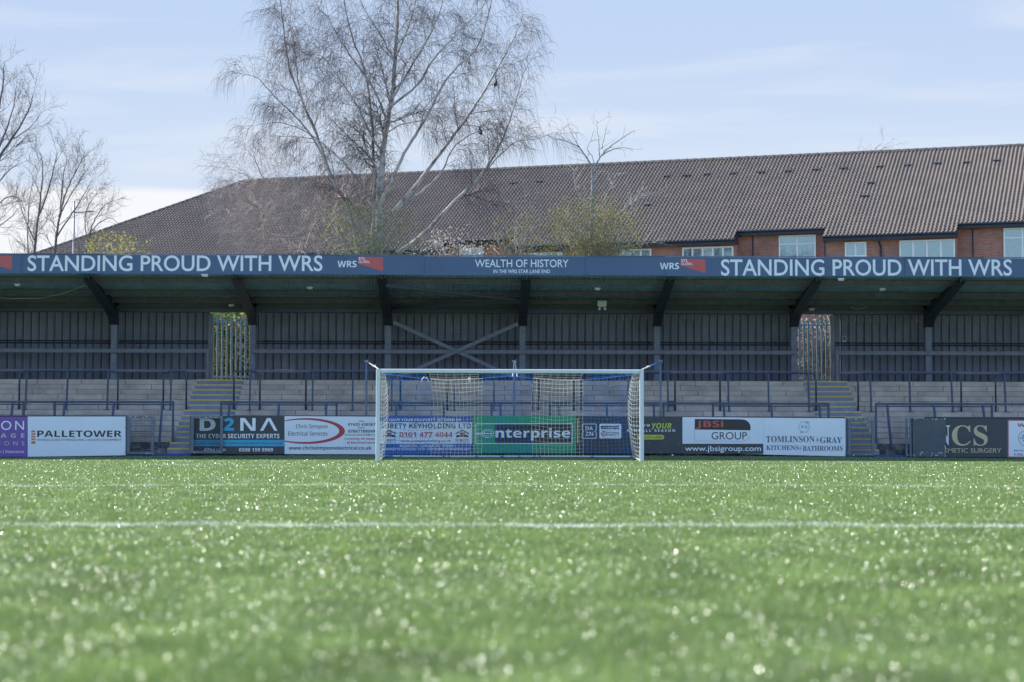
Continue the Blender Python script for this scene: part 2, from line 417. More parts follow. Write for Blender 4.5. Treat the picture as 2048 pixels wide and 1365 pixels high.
def grass():
    P = []
    def zone(y0, y1, dens, hw0, h0, h1, w):
        # rejection-free sampling in a wedge, denser than the view is wide so that a step aside still shows turf
        area = (y1-y0)*((y0+y1)*.5*.257*2*1.25+2*hw0); n = int(area*dens)
        y = rng.uniform(y0, y1, n*2); hw = y*.257*1.25+hw0
        keep = rng.uniform(0, 1, n*2) < hw/hw.max(); y = y[keep][:n]; hw = hw[keep][:n]
        x = rng.uniform(-1, 1, len(y))*hw+y*.0176
        P.append((x, y, rng.uniform(h0, h1, len(y)), np.full(len(y), w)*rng.uniform(.7, 1.3, len(y))))
    zone(1.7, 4.5, 24000, 1.2, .011, .021, .0015)
    zone(4.5, 9, 12500, 1.3, .012, .023, .0019)
    zone(9, 18, 3200, 1.5, .014, .025, .0028)
    zone(18, 34, 620, 2.2, .015, .028, .0055)
    zone(34, 59.55, 210, 3.5, .016, .030, .0085)
    x, y, h, w = [np.concatenate(k) for k in zip(*P)]
    # turf lies in tufts
    n = len(x); z = pitch_z(x, y)
    pn = sum(np.sin(x*fx+y*fy+p) for fx, fy, p in ((3.1, 1.3, 0), (-2.2, 1.9, 2), (5.7, -2.8, 4), (7.9, 3.7, 1), (-11.3, 5.1, 3)))/5
    h = h*(1+.35*pn)
    ang = rng.uniform(0, 2*np.pi, n); lean = np.abs(rng.normal(.66, .42, n)-.35*pn); ld = ang+np.pi/2+rng.normal(0, .35, n)
    cx, sx = np.cos(ang)*w/2, np.sin(ang)*w/2
    lx, ly = np.cos(ld)*h, np.sin(ld)*h
    a1, a2 = lean*.45, np.minimum(lean*1.9, 1.75)
    d1, z1 = np.sin(a1)*.6, np.cos(a1)*.6; d2, z2 = d1+np.sin(a2)*.55, z1+np.cos(a2)*.55
    V = np.zeros((n, 5, 3), dtype=np.float32)
    V[:, 0] = np.stack([x-cx, y-sx, z-.002], 1); V[:, 1] = np.stack([x+cx, y+sx, z-.002], 1)
    V[:, 2] = np.stack([x+cx*.95+lx*d1, y+sx*.95+ly*d1, z+h*z1], 1); V[:, 3] = np.stack([x-cx*.95+lx*d1, y-sx*.95+ly*d1, z+h*z1], 1)
    V[:, 4] = np.stack([x+lx*d2, y+ly*d2, z+h*np.maximum(z2, .05)], 1)
    me = bpy.data.meshes.new('turf_blades'); me.vertices.add(n*5); me.vertices.foreach_set('co', V.ravel())
    base = np.arange(n, dtype=np.int32)[:, None]*5
    loops = np.concatenate([base+np.array([[0, 1, 2, 3]]), base+np.array([[3, 2, 4]])], 1).astype(np.int32)
    me.loops.add(n*7); me.loops.foreach_set('vertex_index', loops.ravel())
    st = (np.arange(n)[:, None]*7+np.array([[0, 4]])).astype(np.int32).ravel()
    me.polygons.add(n*2); me.polygons.foreach_set('loop_start', st)
    try: me.polygons.foreach_set('loop_total', np.tile(np.array([4, 3], dtype=np.int32), n))
    except Exception: pass
    me.materials.append(M_leaf('turf_blade', (.132, .222, .038), (.325, .405, .125), .25, .38, 1.0, patch=True))
    me.materials.append(M_leaf('line_blade', (.58, .62, .54), (.74, .77, .70), .35, .3, .5))
    me.polygons.foreach_set('material_index', np.repeat(in_lines(x, y).astype(np.int32), 2))
    me.polygons.foreach_set('use_smooth', np.ones(n*2, dtype=bool))
    me.update(calc_edges=True); me.validate()
    o = bpy.data.objects.new('turf', me); COL.objects.link(o); tag(o, 'short green artificial turf blades with white lines', 'turf', kind='stuff')
    print('blades', n)
grass()

# ------------------------------------------------------------------ the stand
YT, TR, RISE, ZT = 60.0, .35, .171, .19     # first riser, tread, rise, base height
XA, XB = -26., 27.
def col_x(px): return W(px, 680, 64.9).x
COLS = [col_x(p) for p in (-325, -48, 228, 505, 776, 1045, 1314, 1588, 1857, 2130, 2400)]
stand = empty('grandstand', (0, 62.5, 0), 'long covered terrace stand with dark blue lettered fascia and charcoal back wall behind the goal', 'stand')
t = MB()
for k in range(14):
    y0 = YT+TR*k; z1 = ZT+RISE*(k+1); y1 = YT+TR*(k+1) if k < 13 else 66.3
    zb = ZT+RISE*k if k else -.1
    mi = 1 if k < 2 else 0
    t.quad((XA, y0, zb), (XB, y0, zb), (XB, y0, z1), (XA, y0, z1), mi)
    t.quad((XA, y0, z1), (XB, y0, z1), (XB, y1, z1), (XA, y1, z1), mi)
t.quad((XA, 66.3, -.1), (XB, 66.3, -.1), (XB, 66.3, ZT+RISE*14), (XA, 66.3, ZT+RISE*14))
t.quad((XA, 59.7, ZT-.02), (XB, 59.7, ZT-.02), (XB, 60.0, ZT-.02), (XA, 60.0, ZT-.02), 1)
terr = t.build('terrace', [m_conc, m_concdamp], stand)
for (pa, pb, dl, dr) in ((394, 487, -.018, 0), (1607, 1694, 0, .009)):
    xa, xb = W(pa, 760, 64.55).x, W(pb, 760, 64.55).x
    a = MB(); n = MB()
    for k in range(14):
        y0 = YT+TR*k; z1 = ZT+RISE*(k+1); l = xa+dl*(13-k); r = xb+dr*(13-k)
        a.box(l, r, y0-.006, y0, z1-RISE+.003, z1-.042)
        n.box(l+.01, r-.01, y0-.012, y0, z1-.042, z1+.004)
        a.box(l, r, y0+.001, y0+TR-.02, z1, z1+.004)
    ao = a.build('stepped_aisle', m_aislepaint, stand); n.build('nosing', m_yellow, ao)
ZTOP = ZT+RISE*14
# back wall cladding with ribs
YW = 65.65; ZW0, ZW1 = ZTOP, 4.86
gaps = [(W(417, 700, YW).x, W(503, 700, YW).x), (W(1588, 700, YW).x, W(1668, 700, YW).x)]
def cladding(mb, x0, x1):
    per = .257; prof = [(0, 0), (.060, 0), (.064, -.006), (.072, -.006), (.076, 0), (.135, 0), (.139, -.006), (.147, -.006), (.151, 0), (.198, 0), (.192, .19), (.213, .19), (.214, .004), (.232, .004), (.233, .19), (.254, .19)]
    pts = []
    k0 = math.floor(x0/per)
    for k in range(k0, int(x1/per)+2):
        for a, d in prof:
            x = k*per+a
            if x0 < x < x1: pts.append((x, YW+d))
    pts = [(x0, YW)]+pts+[(x1, YW)]
    for (xa, ya), (xb, yb) in zip(pts, pts[1:]):
        if xb-xa < 1e-5: continue
        mb.quad((xa, ya, ZW0), (xb, yb, ZW0), (xb, yb, ZW1), (xa, ya, ZW1))
    mb.box(x0, x1, YW+.195, YW+.21, ZW0, ZW1)
for x0, x1 in ((XA, gaps[0][0]), (gaps[0][1], gaps[1][0]), (gaps[1][1], XB)):
    c = MB(); cladding(c, x0, x1)
    wob = c.build('back_wall', m_wall, stand)
    q = MB()
    for zz in (W(1024, 684.5, YW).z, W(1024, 689, YW).z):
        q.tube([(x0+.02, YW-.05, zz), (x1-.02, YW-.05, zz)], .022, 6)
    for xx in np.arange(x0+.5, x1, 2.1):
        zz = W(1024, 686, YW).z; q.box(xx-.02, xx+.02, YW-.03, YW, zz-.08, zz+.08)
    q.build('wall_pipe', m_dark, wob)
for x0, x1 in ((gaps[0][0]-.0, gaps[0][0]+.13), (gaps[1][1]-.13, gaps[1][1])):
    p = MB(); p.box(x0, x1, YW-.12, YW+.1, ZTOP, 4.80); bevel(p.build('gap_post', m_beam, stand), .01)
# eaves beam along the top of the wall
b = MB(); b.box(XA, XB, 65.42, 65.62, 4.83, 5.03); bevel(b.build('wall_plate', m_navy, stand), .01)
# columns with haunches, rafters
def zp(y): return 5.438-.12*(y-61.3)
YC = 64.9
for i, x in enumerate(COLS):
    c = MB()
    c.box(x-.098, x+.098, YC, YC+.03, ZTOP, 4.37); c.box(x-.098, x+.098, YC+.26, YC+.29, ZTOP, 4.37); c.box(x-.012, x+.012, YC+.03, YC+.26, ZTOP, 4.37)
    c.box(x-.16, x+.16, YC-.06, YC+.35, ZTOP, ZTOP+.02)
    bevel(c.build('column', m_steel, stand), .004, 1)
    r = MB(); fw_ = .15
    out = [(60.5, 5.63), (60.5, 5.48), (61.3, 5.31), (63.9, 4.80), (64.55, 4.62), (64.88, 4.37), (65.2, 4.37), (65.2, 5.10), (64.9, 5.17)]
    r.prism(out, 'x', x-.012, x+.012)
    for (ya, za), (yb, zb) in zip(out[1:], out[2:6]):
        r.bar((x, ya, za), (x, yb, zb), .196, .024, up=(1, 0, 0)) if False else r.quad((x-fw_, ya, za), (x+fw_, ya, za), (x+fw_, yb, zb), (x-fw_, yb, zb))
        r.quad((x-fw_, ya, za+.03), (x+fw_, ya, za+.03), (x+fw_, yb, zb+.03), (x-fw_, yb, zb+.03))
        for s in (-fw_, fw_): r.quad((x+s, ya, za), (x+s, ya, za+.03), (x+s, yb, zb+.03), (x+s, yb, zb))
    r.box(x-.1, x+.1, 64.86, 64.89, 4.374, 4.9); r.box(x-.1, x+.1, 65.17, 65.2, 4.374, 5.1)
    r.box(x-.08, x-.012, 63.6, 63.62, 4.9, 5.15); r.box(x+.012, x+.08, 63.6, 63.62, 4.9, 5.15)
    fix_normals(r.build('rafter', m_dark, stand))
# horizontal rails between the columns
for za, zb, m, y in ((W(1024, 700.5, YC).z, W(1024, 708.5, YC).z, m_beam, YC-.05), (W(1024, 741, YC).z, W(1024, 746.5, YC).z, m_beam, YC-.02)):
    spans = [(XA, gaps[0][0]+.13), (gaps[0][1]+.1, gaps[1][0]-.03), (gaps[1][1]-.12, XB)]
    for x0, x1 in spans:
        r = MB(); r.box(x0, x1, y-.04, y, zb, za); bevel(r.build('wall_rail', m, stand), .008, 1)
for sx in (gaps[0][0]+.04, gaps[1][1]-.09):
    r = MB(); r.box(sx, sx+.09, YC-.1, YC-.02, ZTOP, W(1024, 700, YC).z); r.build('rail_stop', m_beam, stand)
# crossed braces on the back wall and in the roof
xa, xb = COLS[4]+.1, COLS[5]-.1
for y, (p0, p1) in ((YC-.13, ((787, 645), (1034, 758))), (YC-.20, ((1036, 648), (790, 758)))):
    r = MB(); r.bar(W(*p0, y), W(*p1, y), .05, .115, up=(0, 0, 1)); r.build('cross_brace', m_beam, stand)
r = MB(); r.bar((COLS[4]+.1, 60.9, 5.35), (COLS[5]-.1, 62.8, 5.06), .10, .09); r.build('roof_brace', m_dark, stand)
r = MB(); r.bar((COLS[4]+.1, 64.6, 4.93), (COLS[5]-.1, 62.95, 5.02), .10, .09); r.build('roof_brace', m_dark, stand)
# purlins and sheet
for y in (61.3, 63.2, 64.45, 65.2):
    r = MB()
    r.box(XA, XB, y-.03, y+.03, zp(y), zp(y)+.165); r.box(XA, XB, y-.075, y-.03, zp(y), zp(y)+.02)
    r.build('purlin', m_purlin, stand)
r = MB(); per = .095; n = int((XB-XA)/per*6); rows = [60.47, 62.2, 63.9, 65.9]
idx = []
for y in rows:
    base = zp(y)+.19
    for i in range(n+1):
        x = XA+(XB-XA)*i/n; r.v.append((x, y, base+.02*math.sin(2*math.pi*i/6)))
for j in range(len(rows)-1):
    for i in range(n): r.f.append((j*(n+1)+i, j*(n+1)+i+1, (j+1)*(n+1)+i+1, (j+1)*(n+1)+i)); r.m.append(0)
r.box(XA, XB, 60.47, 65.9, 5.90, 5.94) if False else None
r.quad((XA, 60.47, zp(60.47)+.24), (XB, 60.47, zp(60.47)+.24), (XB, 65.9, zp(65.9)+.24), (XA, 65.9, zp(65.9)+.24))
r.build('roof_sheet', m_roofsheet, stand, smooth=False)
# fascia: panels with seams and rivets
YF = 60.36
fz0, fz1 = W(1024, 551, YF).z, W(1024, 513, YF).z
r = MB(); x = XA; k = 0
while x < XB:
    x1 = min(x+2.44, XB); d = .012*math.sin(k*1.7)
    r.box(x+.004, x1-.004, YF, YF+.05, fz0+d*.6, fz1+d)
    for xx in (x+.05, (x+x1)/2, x1-.05):
        for zz in (fz0+.06, fz0+.28, fz1-.07):
            r.prism([(xx+.011*math.cos(a), zz+.011*math.sin(a)) for a in np.arange(0, 6.28, 1.05)], 'y', YF-.004, YF-.0005, 1)
    x = x1; k += 1
r.box(XA, XB, YF+.052, YF+.08, fz0+.03, fz1-.03)
r.box(XA, XB, YF-.02, YF+.11, fz1+.012, fz1+.03)
fas = r.build('fascia', [m_fascia, m_dark], stand)
tx = MB(); yt = YF-.004
text(tx, 'STANDING PROUD WITH WRS', 55, 645, 511, 543, yt, .012)
text(tx, 'STANDING PROUD WITH WRS', 1442, 2024, 519, 552, yt, .012)
text(tx, 'WEALTH OF HISTORY', 950, 1137, 519.5, 535, yt, .006)
text(tx, 'IN THE WRS STAR LANE END', 987, 1100, 539.5, 547, yt, .012)
text(tx, 'WRS', 675, 713, 522, 535, yt, base=SANSB); text(tx, 'WRS', 1320, 1358, 526, 539, yt, base=SANSB)
tx.build('lettering', m_white, fas)
for x0, y0 in ((716, 514), (1361, 518), (-26, 511)):
    r = MB(); ppoly(r, [(x0, y0), (x0+50, y0+1), (x0+50, y0+29), (x0, y0+14)], YF-.004); fl = r.build('logo_flag', m_red, fas)
    if x0 > 0:
        r = MB(); text(r, 'ETL', x0+2, x0+15, y0+1, y0+6, YF-.008, base=SANSB); text(r, 'GLOBAL', x0+1.5, x0+24, y0+7.5, y0+12.5, YF-.008, .012)
        r.build('logo_lettering', m_white, fl)
# lights under the roof
def under(px, py):          # ray against the underside of the purlins
    d = fw + rv*((px-1024)/F) + uv*((682.5-py)/F)
    s = (5.438+.12*61.3-CH)/(d.z+.12*d.y); return CAMP+d*s
LAMPS = [(35, 568, 'under the roof at the far left end of the stand'), (463, 609, 'above the left gap in the back wall'), (620, 574, 'under the roof between the left gap and the goal'),
         (1195, 576, 'under the roof above the right half of the goal'), (1623, 617, 'above the right gap in the back wall'), (1765, 577, 'under the roof right of the right gap'),
         (410, 549, 'tucked behind the fascia above the left aisle'), (1682, 557, 'tucked behind the fascia above the right aisle')]
for px, py, w in LAMPS:
    p = under(px, py)
    e = empty('bulkhead_lamp', (p.x, p.y, p.z), 'small pale oval bulkhead lamp '+w, 'lamp', 'bulkhead lamps under the stand roof')
    r = MB(); r.prism([(p.x+.10*math.copysign(abs(math.cos(a))**.6, math.cos(a)), p.y+.06*math.copysign(abs(math.sin(a))**.6, math.sin(a))) for a in np.arange(0, 6.28, .4)], 'z', p.z-.035, p.z)
    r.build('lamp_base', m_lampw, e)
    r = MB(); r.prism([(p.x+.085*math.cos(a), p.y+.05*math.sin(a)) for a in np.arange(0, 6.28, .4)], 'z', p.z-.075, p.z-.036)
    bevel(r.build('lamp_lens', m_lampw, e), .02)
p = W(1204, 607, 64.2)
e = empty('emergency_light', (p.x, 64.2, p.z), 'white box emergency light with two small round lamps under the roof', 'lamp')
r = MB(); r.prism([(W(1195, 602, 64.2).x, W(1195, 602, 64.2).z), (W(1195, 602, 64.2).x, W(1195, 612, 64.2).z), (W(1198, 614, 64.2).x, W(1198, 614.5, 64.2).z), (W(1210, 614, 64.2).x, W(1210, 614.5, 64.2).z), (W(1213, 612, 64.2).x, W(1213, 612, 64.2).z), (W(1213, 602, 64.2).x, W(1213, 602, 64.2).z)], 'y', 64.15, 64.25)
r.build('housing', m_lampw, e)
for px in (1199, 1210):
    c = W(px, 618, 64.15); r = MB(); r.tube([(c.x, 64.12, c.z), (c.x, 64.2, c.z)], .045, 10); r.build('lamp_head', m_lampw, e)
    r = MB(); r.tube([(c.x, 64.18, c.z+.03), (c.x, 64.18, c.z+.08)], .012, 6); r.build('stem', m_lampw, e)
for zz in range(5):
    pass
r = MB(); r.box(p.x-.03, p.x+.03, 64.19, 64.21, p.z+.06, zp(64.2)+.02); r.build('bracket', m_dark, e)
for pts, lab in ((((-40, 590), (20, 597), (85, 596), (130, 586), (170, 570)), 'thin sagging white cable under the roof at the far left'), (((1700, 614), (1712, 618), (1725, 616), (1735, 613)), 'short loose pale cable beside the right gap under the roof')):
    r = MB(); q = [under(*a)+Vector((0, -.08, -.02)) for a in pts]
    rr = [q[0].lerp(q[0], 0)]
    r.tube(q, .007, 5); tag(r.build('cable', m_lampw, None, q[0]), lab, 'cable')
# things on the back wall
p0 = W(1684.5, 672.5, YW-.012); p1 = W(1692, 684.5, YW-.012)
e = empty('wall_notice', (p0.x, YW-.01, p1.z), 'small rectangular framed notice fixed to the back wall right of the right gap', 'sign')
r = MB(); r.box(p0.x, p1.x, YW-.02, YW-.003, p1.z, p0.z); r.build('notice_frame', m_grey, e)
r = MB(); r.box(p0.x+.02, p1.x-.02, YW-.024, YW-.02, p1.z+.05, p0.z-.02); r.build('notice_sheet', m_char, e)
for px, py in ((903.5, 657), (903, 665), (903, 676), (917, 656.5), (916, 665), (916, 677.5)):
    c = W(px, py, YW-.008); r = MB(); r.box(c.x-.018, c.x+.018, YW-.012, YW-.002, c.z-.018, c.z+.018); r.build('white_patch', m_grey, wob if False else stand)

# ------------------------------------------------------------------ crush barriers
def path_tube(mb, pts, r, bend, sides=8):
    out = [Vector(pts[0])]
    for a, b, c in zip(pts, pts[1:], pts[2:]):
        a, b, c = Vector(a), Vector(b), Vector(c)
        if bend < .02: out.append(b); continue
        u, v = (a-b).normalized()*bend, (c-b).normalized()*bend
        for i in range(6):
            t_ = i/5; out.append((b+u)*(1-t_)**2+b*2*t_*(1-t_)+(b+v)*t_*t_)
    out.append(Vector(pts[-1])); mb.tube(out, r, sides)
UY, UZ0, UZ1 = 62.72, ZT+RISE*8, W(1024, 745, 62.72).z
def upper(pl_, pr, legs, curve_l, curve_r, label):
    xl, xr = W(pl_, 760, UY).x, W(pr, 760, UY).x
    e = empty('crush_barrier', ((xl+xr)/2, UY, UZ0), label, 'barrier', 'crush barriers of the upper terrace row')
    r = MB(); q = .22
    pts = [(xl, UY, UZ0), (xl, UY, UZ1), (xr, UY, UZ1), (xr, UY, UZ0)]
    out = [Vector(pts[0])]
    for i, cv in ((1, curve_l), (2, curve_r)):
        a, b, c = Vector(pts[i-1]), Vector(pts[i]), Vector(pts[i+1]); bend = .24 if cv else .03
        u, v = (a-b).normalized()*bend, (c-b).normalized()*bend
        for k in range(7):
            t_ = k/6; out.append((b+u)*(1-t_)**2+b*2*t_*(1-t_)+(b+v)*t_*t_)
    out.append(Vector(pts[3])); r.tube(out, .03, 8)
    r.build('rail', m_navytube, e, smooth=True)
    for p in legs:
        x = W(p, 760, UY).x; r = MB()
        r.bar((x*.999, UY-.24, UZ0), (x, UY-.02, UZ1-.02), .05, .065); r.box(x-.07, x+.07, UY-.32, UY-.16, UZ0, UZ0+.012)
        r.build('leg', m_navytube, e)
    for x in (xl, xr):
        r = MB(); r.box(x-.07, x+.07, UY-.07, UY+.07, UZ0, UZ0+.012); r.build('base_plate', m_navytube, e)
upper(-230, -52, (-215, -140, -66), True, True, 'blue tubular crush barrier cut by the left edge of the photo, upper row')
upper(39, 236, (54, 136, 217), True, True, 'long blue tubular barrier with two rounded ends left of the left aisle, upper row')
upper(327, 373, (343,), True, False, 'short blue tubular barrier beside the left side of the left aisle, upper row')
upper(468, 520, (501,), False, True, 'short blue tubular barrier on the right side of the left aisle, upper row')
upper(612, 801, (626, 706, 784), True, True, 'blue tubular barrier with rounded ends reaching behind the left goal post, upper row')
upper(895, 1078, (909, 988, 1065), True, True, 'blue tubular barrier seen through the middle of the goal net, upper row')
upper(1148, 1350, (1162, 1256, 1335), True, True, 'blue tubular barrier reaching behind the right goal post, upper row')
upper(1440, 1632, (1456, 1536, 1616), True, True, 'blue tubular barrier with rounded ends left of the right aisle, upper row')
upper(1716, 1922, (1740, 1818, 1902), True, True, 'blue tubular barrier with rounded ends right of the right aisle, upper row')
upper(1991, 2170, (2008, 2090, 2150), True, True, 'blue tubular barrier cut by the right edge of the photo, upper row')
LY, LZ0, LZ1 = 60.55, ZT+RISE*2, W(1024, 806.5, 60.55).z
def lower(pl_, pr, plink, legs, label):
    xl, xr = W(pl_, 850, LY).x, W(pr, 850, LY).x; xk = W(plink, 850, LY).x
    e = empty('crush_barrier', ((xl+xr)/2, LY, LZ0), label, 'barrier', 'crush barriers of the lower terrace row')
    r = MB(); r.box(xl-.03, xk+.03, LY-.03, LY+.03, LZ1-.035, LZ1+.035); bevel(r.build('rail', m_navytube, e), .012)
    r = MB(); r.tube([(xl, LY-.02, LZ1-.075), (xr, LY-.02, LZ1-.075)], .018, 8) ; r.build('under_rail', m_navytube, e)
    for x in (xl, xr):
        r = MB(); r.box(x-.032, x+.032, LY-.03, LY+.03, LZ0, LZ1-.036); r.build('post', m_navytube, e)
    for p in legs:
        x = W(p, 850, LY).x; r = MB(); r.bar((x, LY-.06, LZ1-.03), (x*1.004, LY-.40, LZ0-RISE), .06, .06); r.build('brace', m_navytube, e)
lower(-120, 47, 108, (-100, -40, 26), 'blue square ended barrier cut by the left edge of the photo, lower row')
lower(109, 346, 346, (130, 228, 325), 'blue square ended barrier ending left of the left aisle, lower row')
lower(442, 673, 773, (459, 558, 653), 'blue square ended barrier starting at the right of the left aisle, lower row')
lower(774, 1001, 1099, (793, 888, 983), 'blue square ended barrier behind the left half of the goal net, lower row')
lower(1100, 1327, 1425, (1118, 1213, 1307), 'blue square ended barrier behind the right half of the goal net, lower row')
lower(1426, 1657, 1657, (1447, 1542, 1638), 'blue square ended barrier ending at the right aisle, lower row')
lower(1752, 1984, 2083, (1774, 1867, 1965), 'blue square ended barrier right of the right aisle, lower row')
lower(2084, 2280, 2280, (2104, 2180, 2260), 'blue square ended barrier cut by the right edge of the photo, lower row')
p = W(1342, 798, 62.6)
e = MB(); e.box(p.x-.08, p.x+.08, 62.5, 62.66, ZT+RISE*8+.15, ZT+RISE*8+.32); 
bx = e.build('blue_bin', m_bluebase, None, (p.x, 62.58, ZT+RISE*8+.15)); tag(bx, 'small blue box on the terrace at the barrier right of the goal', 'box')

# ------------------------------------------------------------------ perimeter: rail, boards, gates
pr_ = empty('perimeter_rail', (0, YB+.1, .2), 'dark steel rail running behind the tops of the pitchside boards', 'rail')
for pa, pb in ((-150, 252), (383, 1692), (1850, 2250)):
    r = MB(); xa, xb = W(pa, 870, YB).x, W(pb, 870, YB).x
    za, zb = W(pa, 831.5+.002*pa, YB).z, W(pb, 831.5+.002*pb, YB).z
    r.bar((xa, YB+.09, (za+zb)/2-.03), (xb, YB+.09, (za+zb)/2-.03), .06, .07); r.build('rail', m_dark, pr_)
    for x in np.arange(xa+.1, xb, 2.2):
        r = MB(); r.box(x-.03, x+.03, YB+.065, YB+.115, .17, za-.066); r.build('post', m_dark, pr_)
def board(p0, p1, t0, t1, b0, b1, mat, label, th_=.03):
    a = W((p0+p1)/2, (b0+b1)/2, YB)
    e = empty('advertising_board', (a.x, YB, a.z), label, 'advertising board', 'boards along the pitch')
    r = MB(); n = len(r.v)
    pts = [W(p0, b0, YB), W(p1, b1, YB), W(p1, t1, YB), W(p0, t0, YB)]
    r.v += [(p.x, YB, p.z) for p in pts]+[(p.x, YB+th_, p.z) for p in pts]
    for q in ((0, 1, 2, 3), (7, 6, 5, 4), (0, 4, 5, 1), (1, 5, 6, 2), (2, 6, 7, 3), (3, 7, 4, 0)): r.f.append(q); r.m.append(0)
    r.build('panel', mat, e); return e
Y1, Y2, Y3 = YB-.004, YB-.008, YB-.012
# purple
e = board(-150, 55, 833.5, 834, 914.5, 914, m_purple, 'purple board with thin white lettering at the left edge of the photo')
r = MB(); text(r, 'TON', -20, 48, 842, 860.5, Y1, .0, spacing=1.3); text(r, 'on | Insurance', -7, 48, 900, 908.5, Y1, 0); r.build('lettering', m_white, e)
r = MB(); text(r, 'RAGE', -16, 49, 867, 876, Y1, base=SANSB, spacing=1.9); text(r, 'TIONS', -17, 49, 883, 891, Y1, 0, spacing=1.9); r.build('sage_lettering', m_palegreen, e)
# orange chevrons
e = board(55.5, 251, 833.5, 833.5, 914, 911, m_signwhite, 'white board with heavy black lettering and a stack of orange chevrons')
r = MB(); text(r, 'PALLETOWER', 74.5, 243.5, 861.5, 874.5, Y1, .0, base=SANSB); r.build('lettering', m_black, e)
r = MB(); text(r, 'WORLD CLASS STORAGE AND LOGISTICS EQUIPMENT', 74, 243, 878, 883, Y1, 0); r.build('small_lettering', m_char, e)
r = MB()
for k in range(5):
    y = 861+k*5.3; ppoly(r, [(62.5, y+2), (64.5, y+.6), (66.5, y), (68.8, y+.6), (71, y+2), (71, y+4.8+(1 if k == 4 else 0)), (66.5, y+3.3+(2.5 if k == 4 else 0)), (62.5, y+4.8+(1 if k == 4 else 0))], Y1)
r.build('chevron_logo', m_orange, e)
# grey cyan
e = board(381.5, 568.8, 832, 832.5, 909, 908.5, m_char, 'dark grey board with large white and cyan lettering and a cyan band')
r = MB(); rect(r, 381.8, 568.6, 880.3, 893, Y1); cy = r.build('cyan_band', m_cyan, e)
r = MB(); text(r, "Can your organisation's defence stop hackers from scoring?", 385, 564, 884, 890, Y2, .004); r.build('band_lettering', m_navy, cy)
r = MB(); text(r, '2', 446.5, 468, 836.5, 862, Y1, .02, base=SANSB); r.build('cyan_digit', m_cyan, e)
r = MB(); text(r, 'D', 399, 431, 837, 862, Y1, .012, base=SANSB)
text(r, 'N', 480.5, 511, 836.5, 862, Y1, base=SANSB)
ppoly(r, [(520, 862), (534, 836.5), (541, 836.5), (555, 862), (548.5, 862), (537.5, 842), (526.5, 862)], Y1)
text(r, 'THE CYBER SECURITY EXPERTS', 392, 559, 868, 877, Y1, base=SANSB)
text(r, 'd2na.com', 408, 451, 896, 903, Y1, base=SANSB); text(r, '0330 159 5969', 478, 546, 896.5, 903.5, Y1, base=SANSB); r.build('lettering', m_white, e)
# red ellipse
e = board(569.2, 757.5, 832.8, 833.8, 908.5, 909, m_signwhite, 'white board with a red ellipse stroke and black phone numbers left of the goal')
r = MB(); o_ = arc(613, 862.5, 76.8, 25.8, -125, 125, 40); i_ = arc(606, 862.2, 72.5, 22.2, -120, 120, 40)
o_ = [(max(569.5, x), y) for x, y in o_]; i_ = [(max(569.5, x), y) for x, y in i_]
for k in range(40): ppoly(r, [o_[k], o_[k+1], i_[k+1], i_[k]], Y1)
text(r, 'Covering all aspects', 689, 757, 875.5, 881.3, Y1, base=SANSB); text(r, 'of Electrical work', 693.5, 750.5, 883, 888, Y1, base=SANSB)
r.build('red_print', m_dred, e)
r = MB(); text(r, 'Chris Simspon', 592, 655, 849, 859.5, Y1, .002, base=SANS); text(r, 'Electrical Services', 576.5, 655, 863, 871.8, Y1, .002, base=SANS)
text(r, 'Office', 718, 729, 841, 844.5, Y1, 0); text(r, '01625 426367', 696, 751, 846.5, 852, Y1, base=SANSB); text(r, 'Mobile', 716, 729, 854, 857.5, Y1, 0)
text(r, '07867788049', 696, 750, 860, 865.8, Y1, base=SANSB); text(r, 'chrissimpsonelectrical@live.com', 689, 757, 868, 872.5, Y1, .006)
text(r, 'www.chrissimpsonelectrical.co.uk', 577.5, 743, 892.5, 902, Y1, base=SANSB); r.build('lettering', m_black, e)
# keyholding
e = board(758, 944.5, 833, 833, 909.5, 908.5, m_sblue, 'blue and white security board with red phone number behind the goal net')
r = MB(); rect(r, 758.5, 944, 845, 888, Y1); wp = r.build('white_panel', m_signwhite, e)
r = MB(); text(r, 'HAVE YOUR PROPERTY SECURED BY', 779, 923, 837.5, 843, Y1, base=SANSB); text(r, '• RESIDENTIAL • COMMERCIAL • SCHOOL', 796, 908, 889.5, 894.5, Y1, base=SANSB)
text(r, 'RESPONSE TO INTRUDER / CCTV / FIRE ALARM ACTIVATIONS 24/7', 764, 939, 896, 901, Y1, base=SANSB); r.build('lettering', m_white, e)
r = MB(); text(r, 'SURETY KEYHOLDING LTD', 761, 942, 847, 857.5, Y2, base=SANSB); text(r, 'www.suretykeyholding.co.uk', 801, 902, 879.5, 886, Y2, .008)
for cx in (778.5, 924.5):
    ppoly(r, [(cx-15, 867.5), (cx, 860), (cx+15, 867.5), (cx+12, 868.5), (cx, 862.5), (cx-12, 868.5)], Y2); 
    ppoly(r, [(cx-11, 870), (cx+11, 870), (cx+13, 876), (cx+7, 874.5), (cx, 873.5), (cx-7, 874.5), (cx-13, 876)], Y2)
    text(r, 'SURETY', cx-14, cx+14, 878.5, 883.5, Y2, base=SERB); text(r, 'KEYHOLDING LTD', cx-14, cx+14, 884.6, 886.6, Y2)
r.build('panel_lettering', m_black, wp)
r = MB(); text(r, '0161 477 4044', 799, 905, 864.5, 875, Y2, base=SANSB)
for cx in (778.5, 924.5): rect(r, cx-5, cx+5, 865.5, 869.5, Y2)
r.build('panel_number', m_dred, wp)
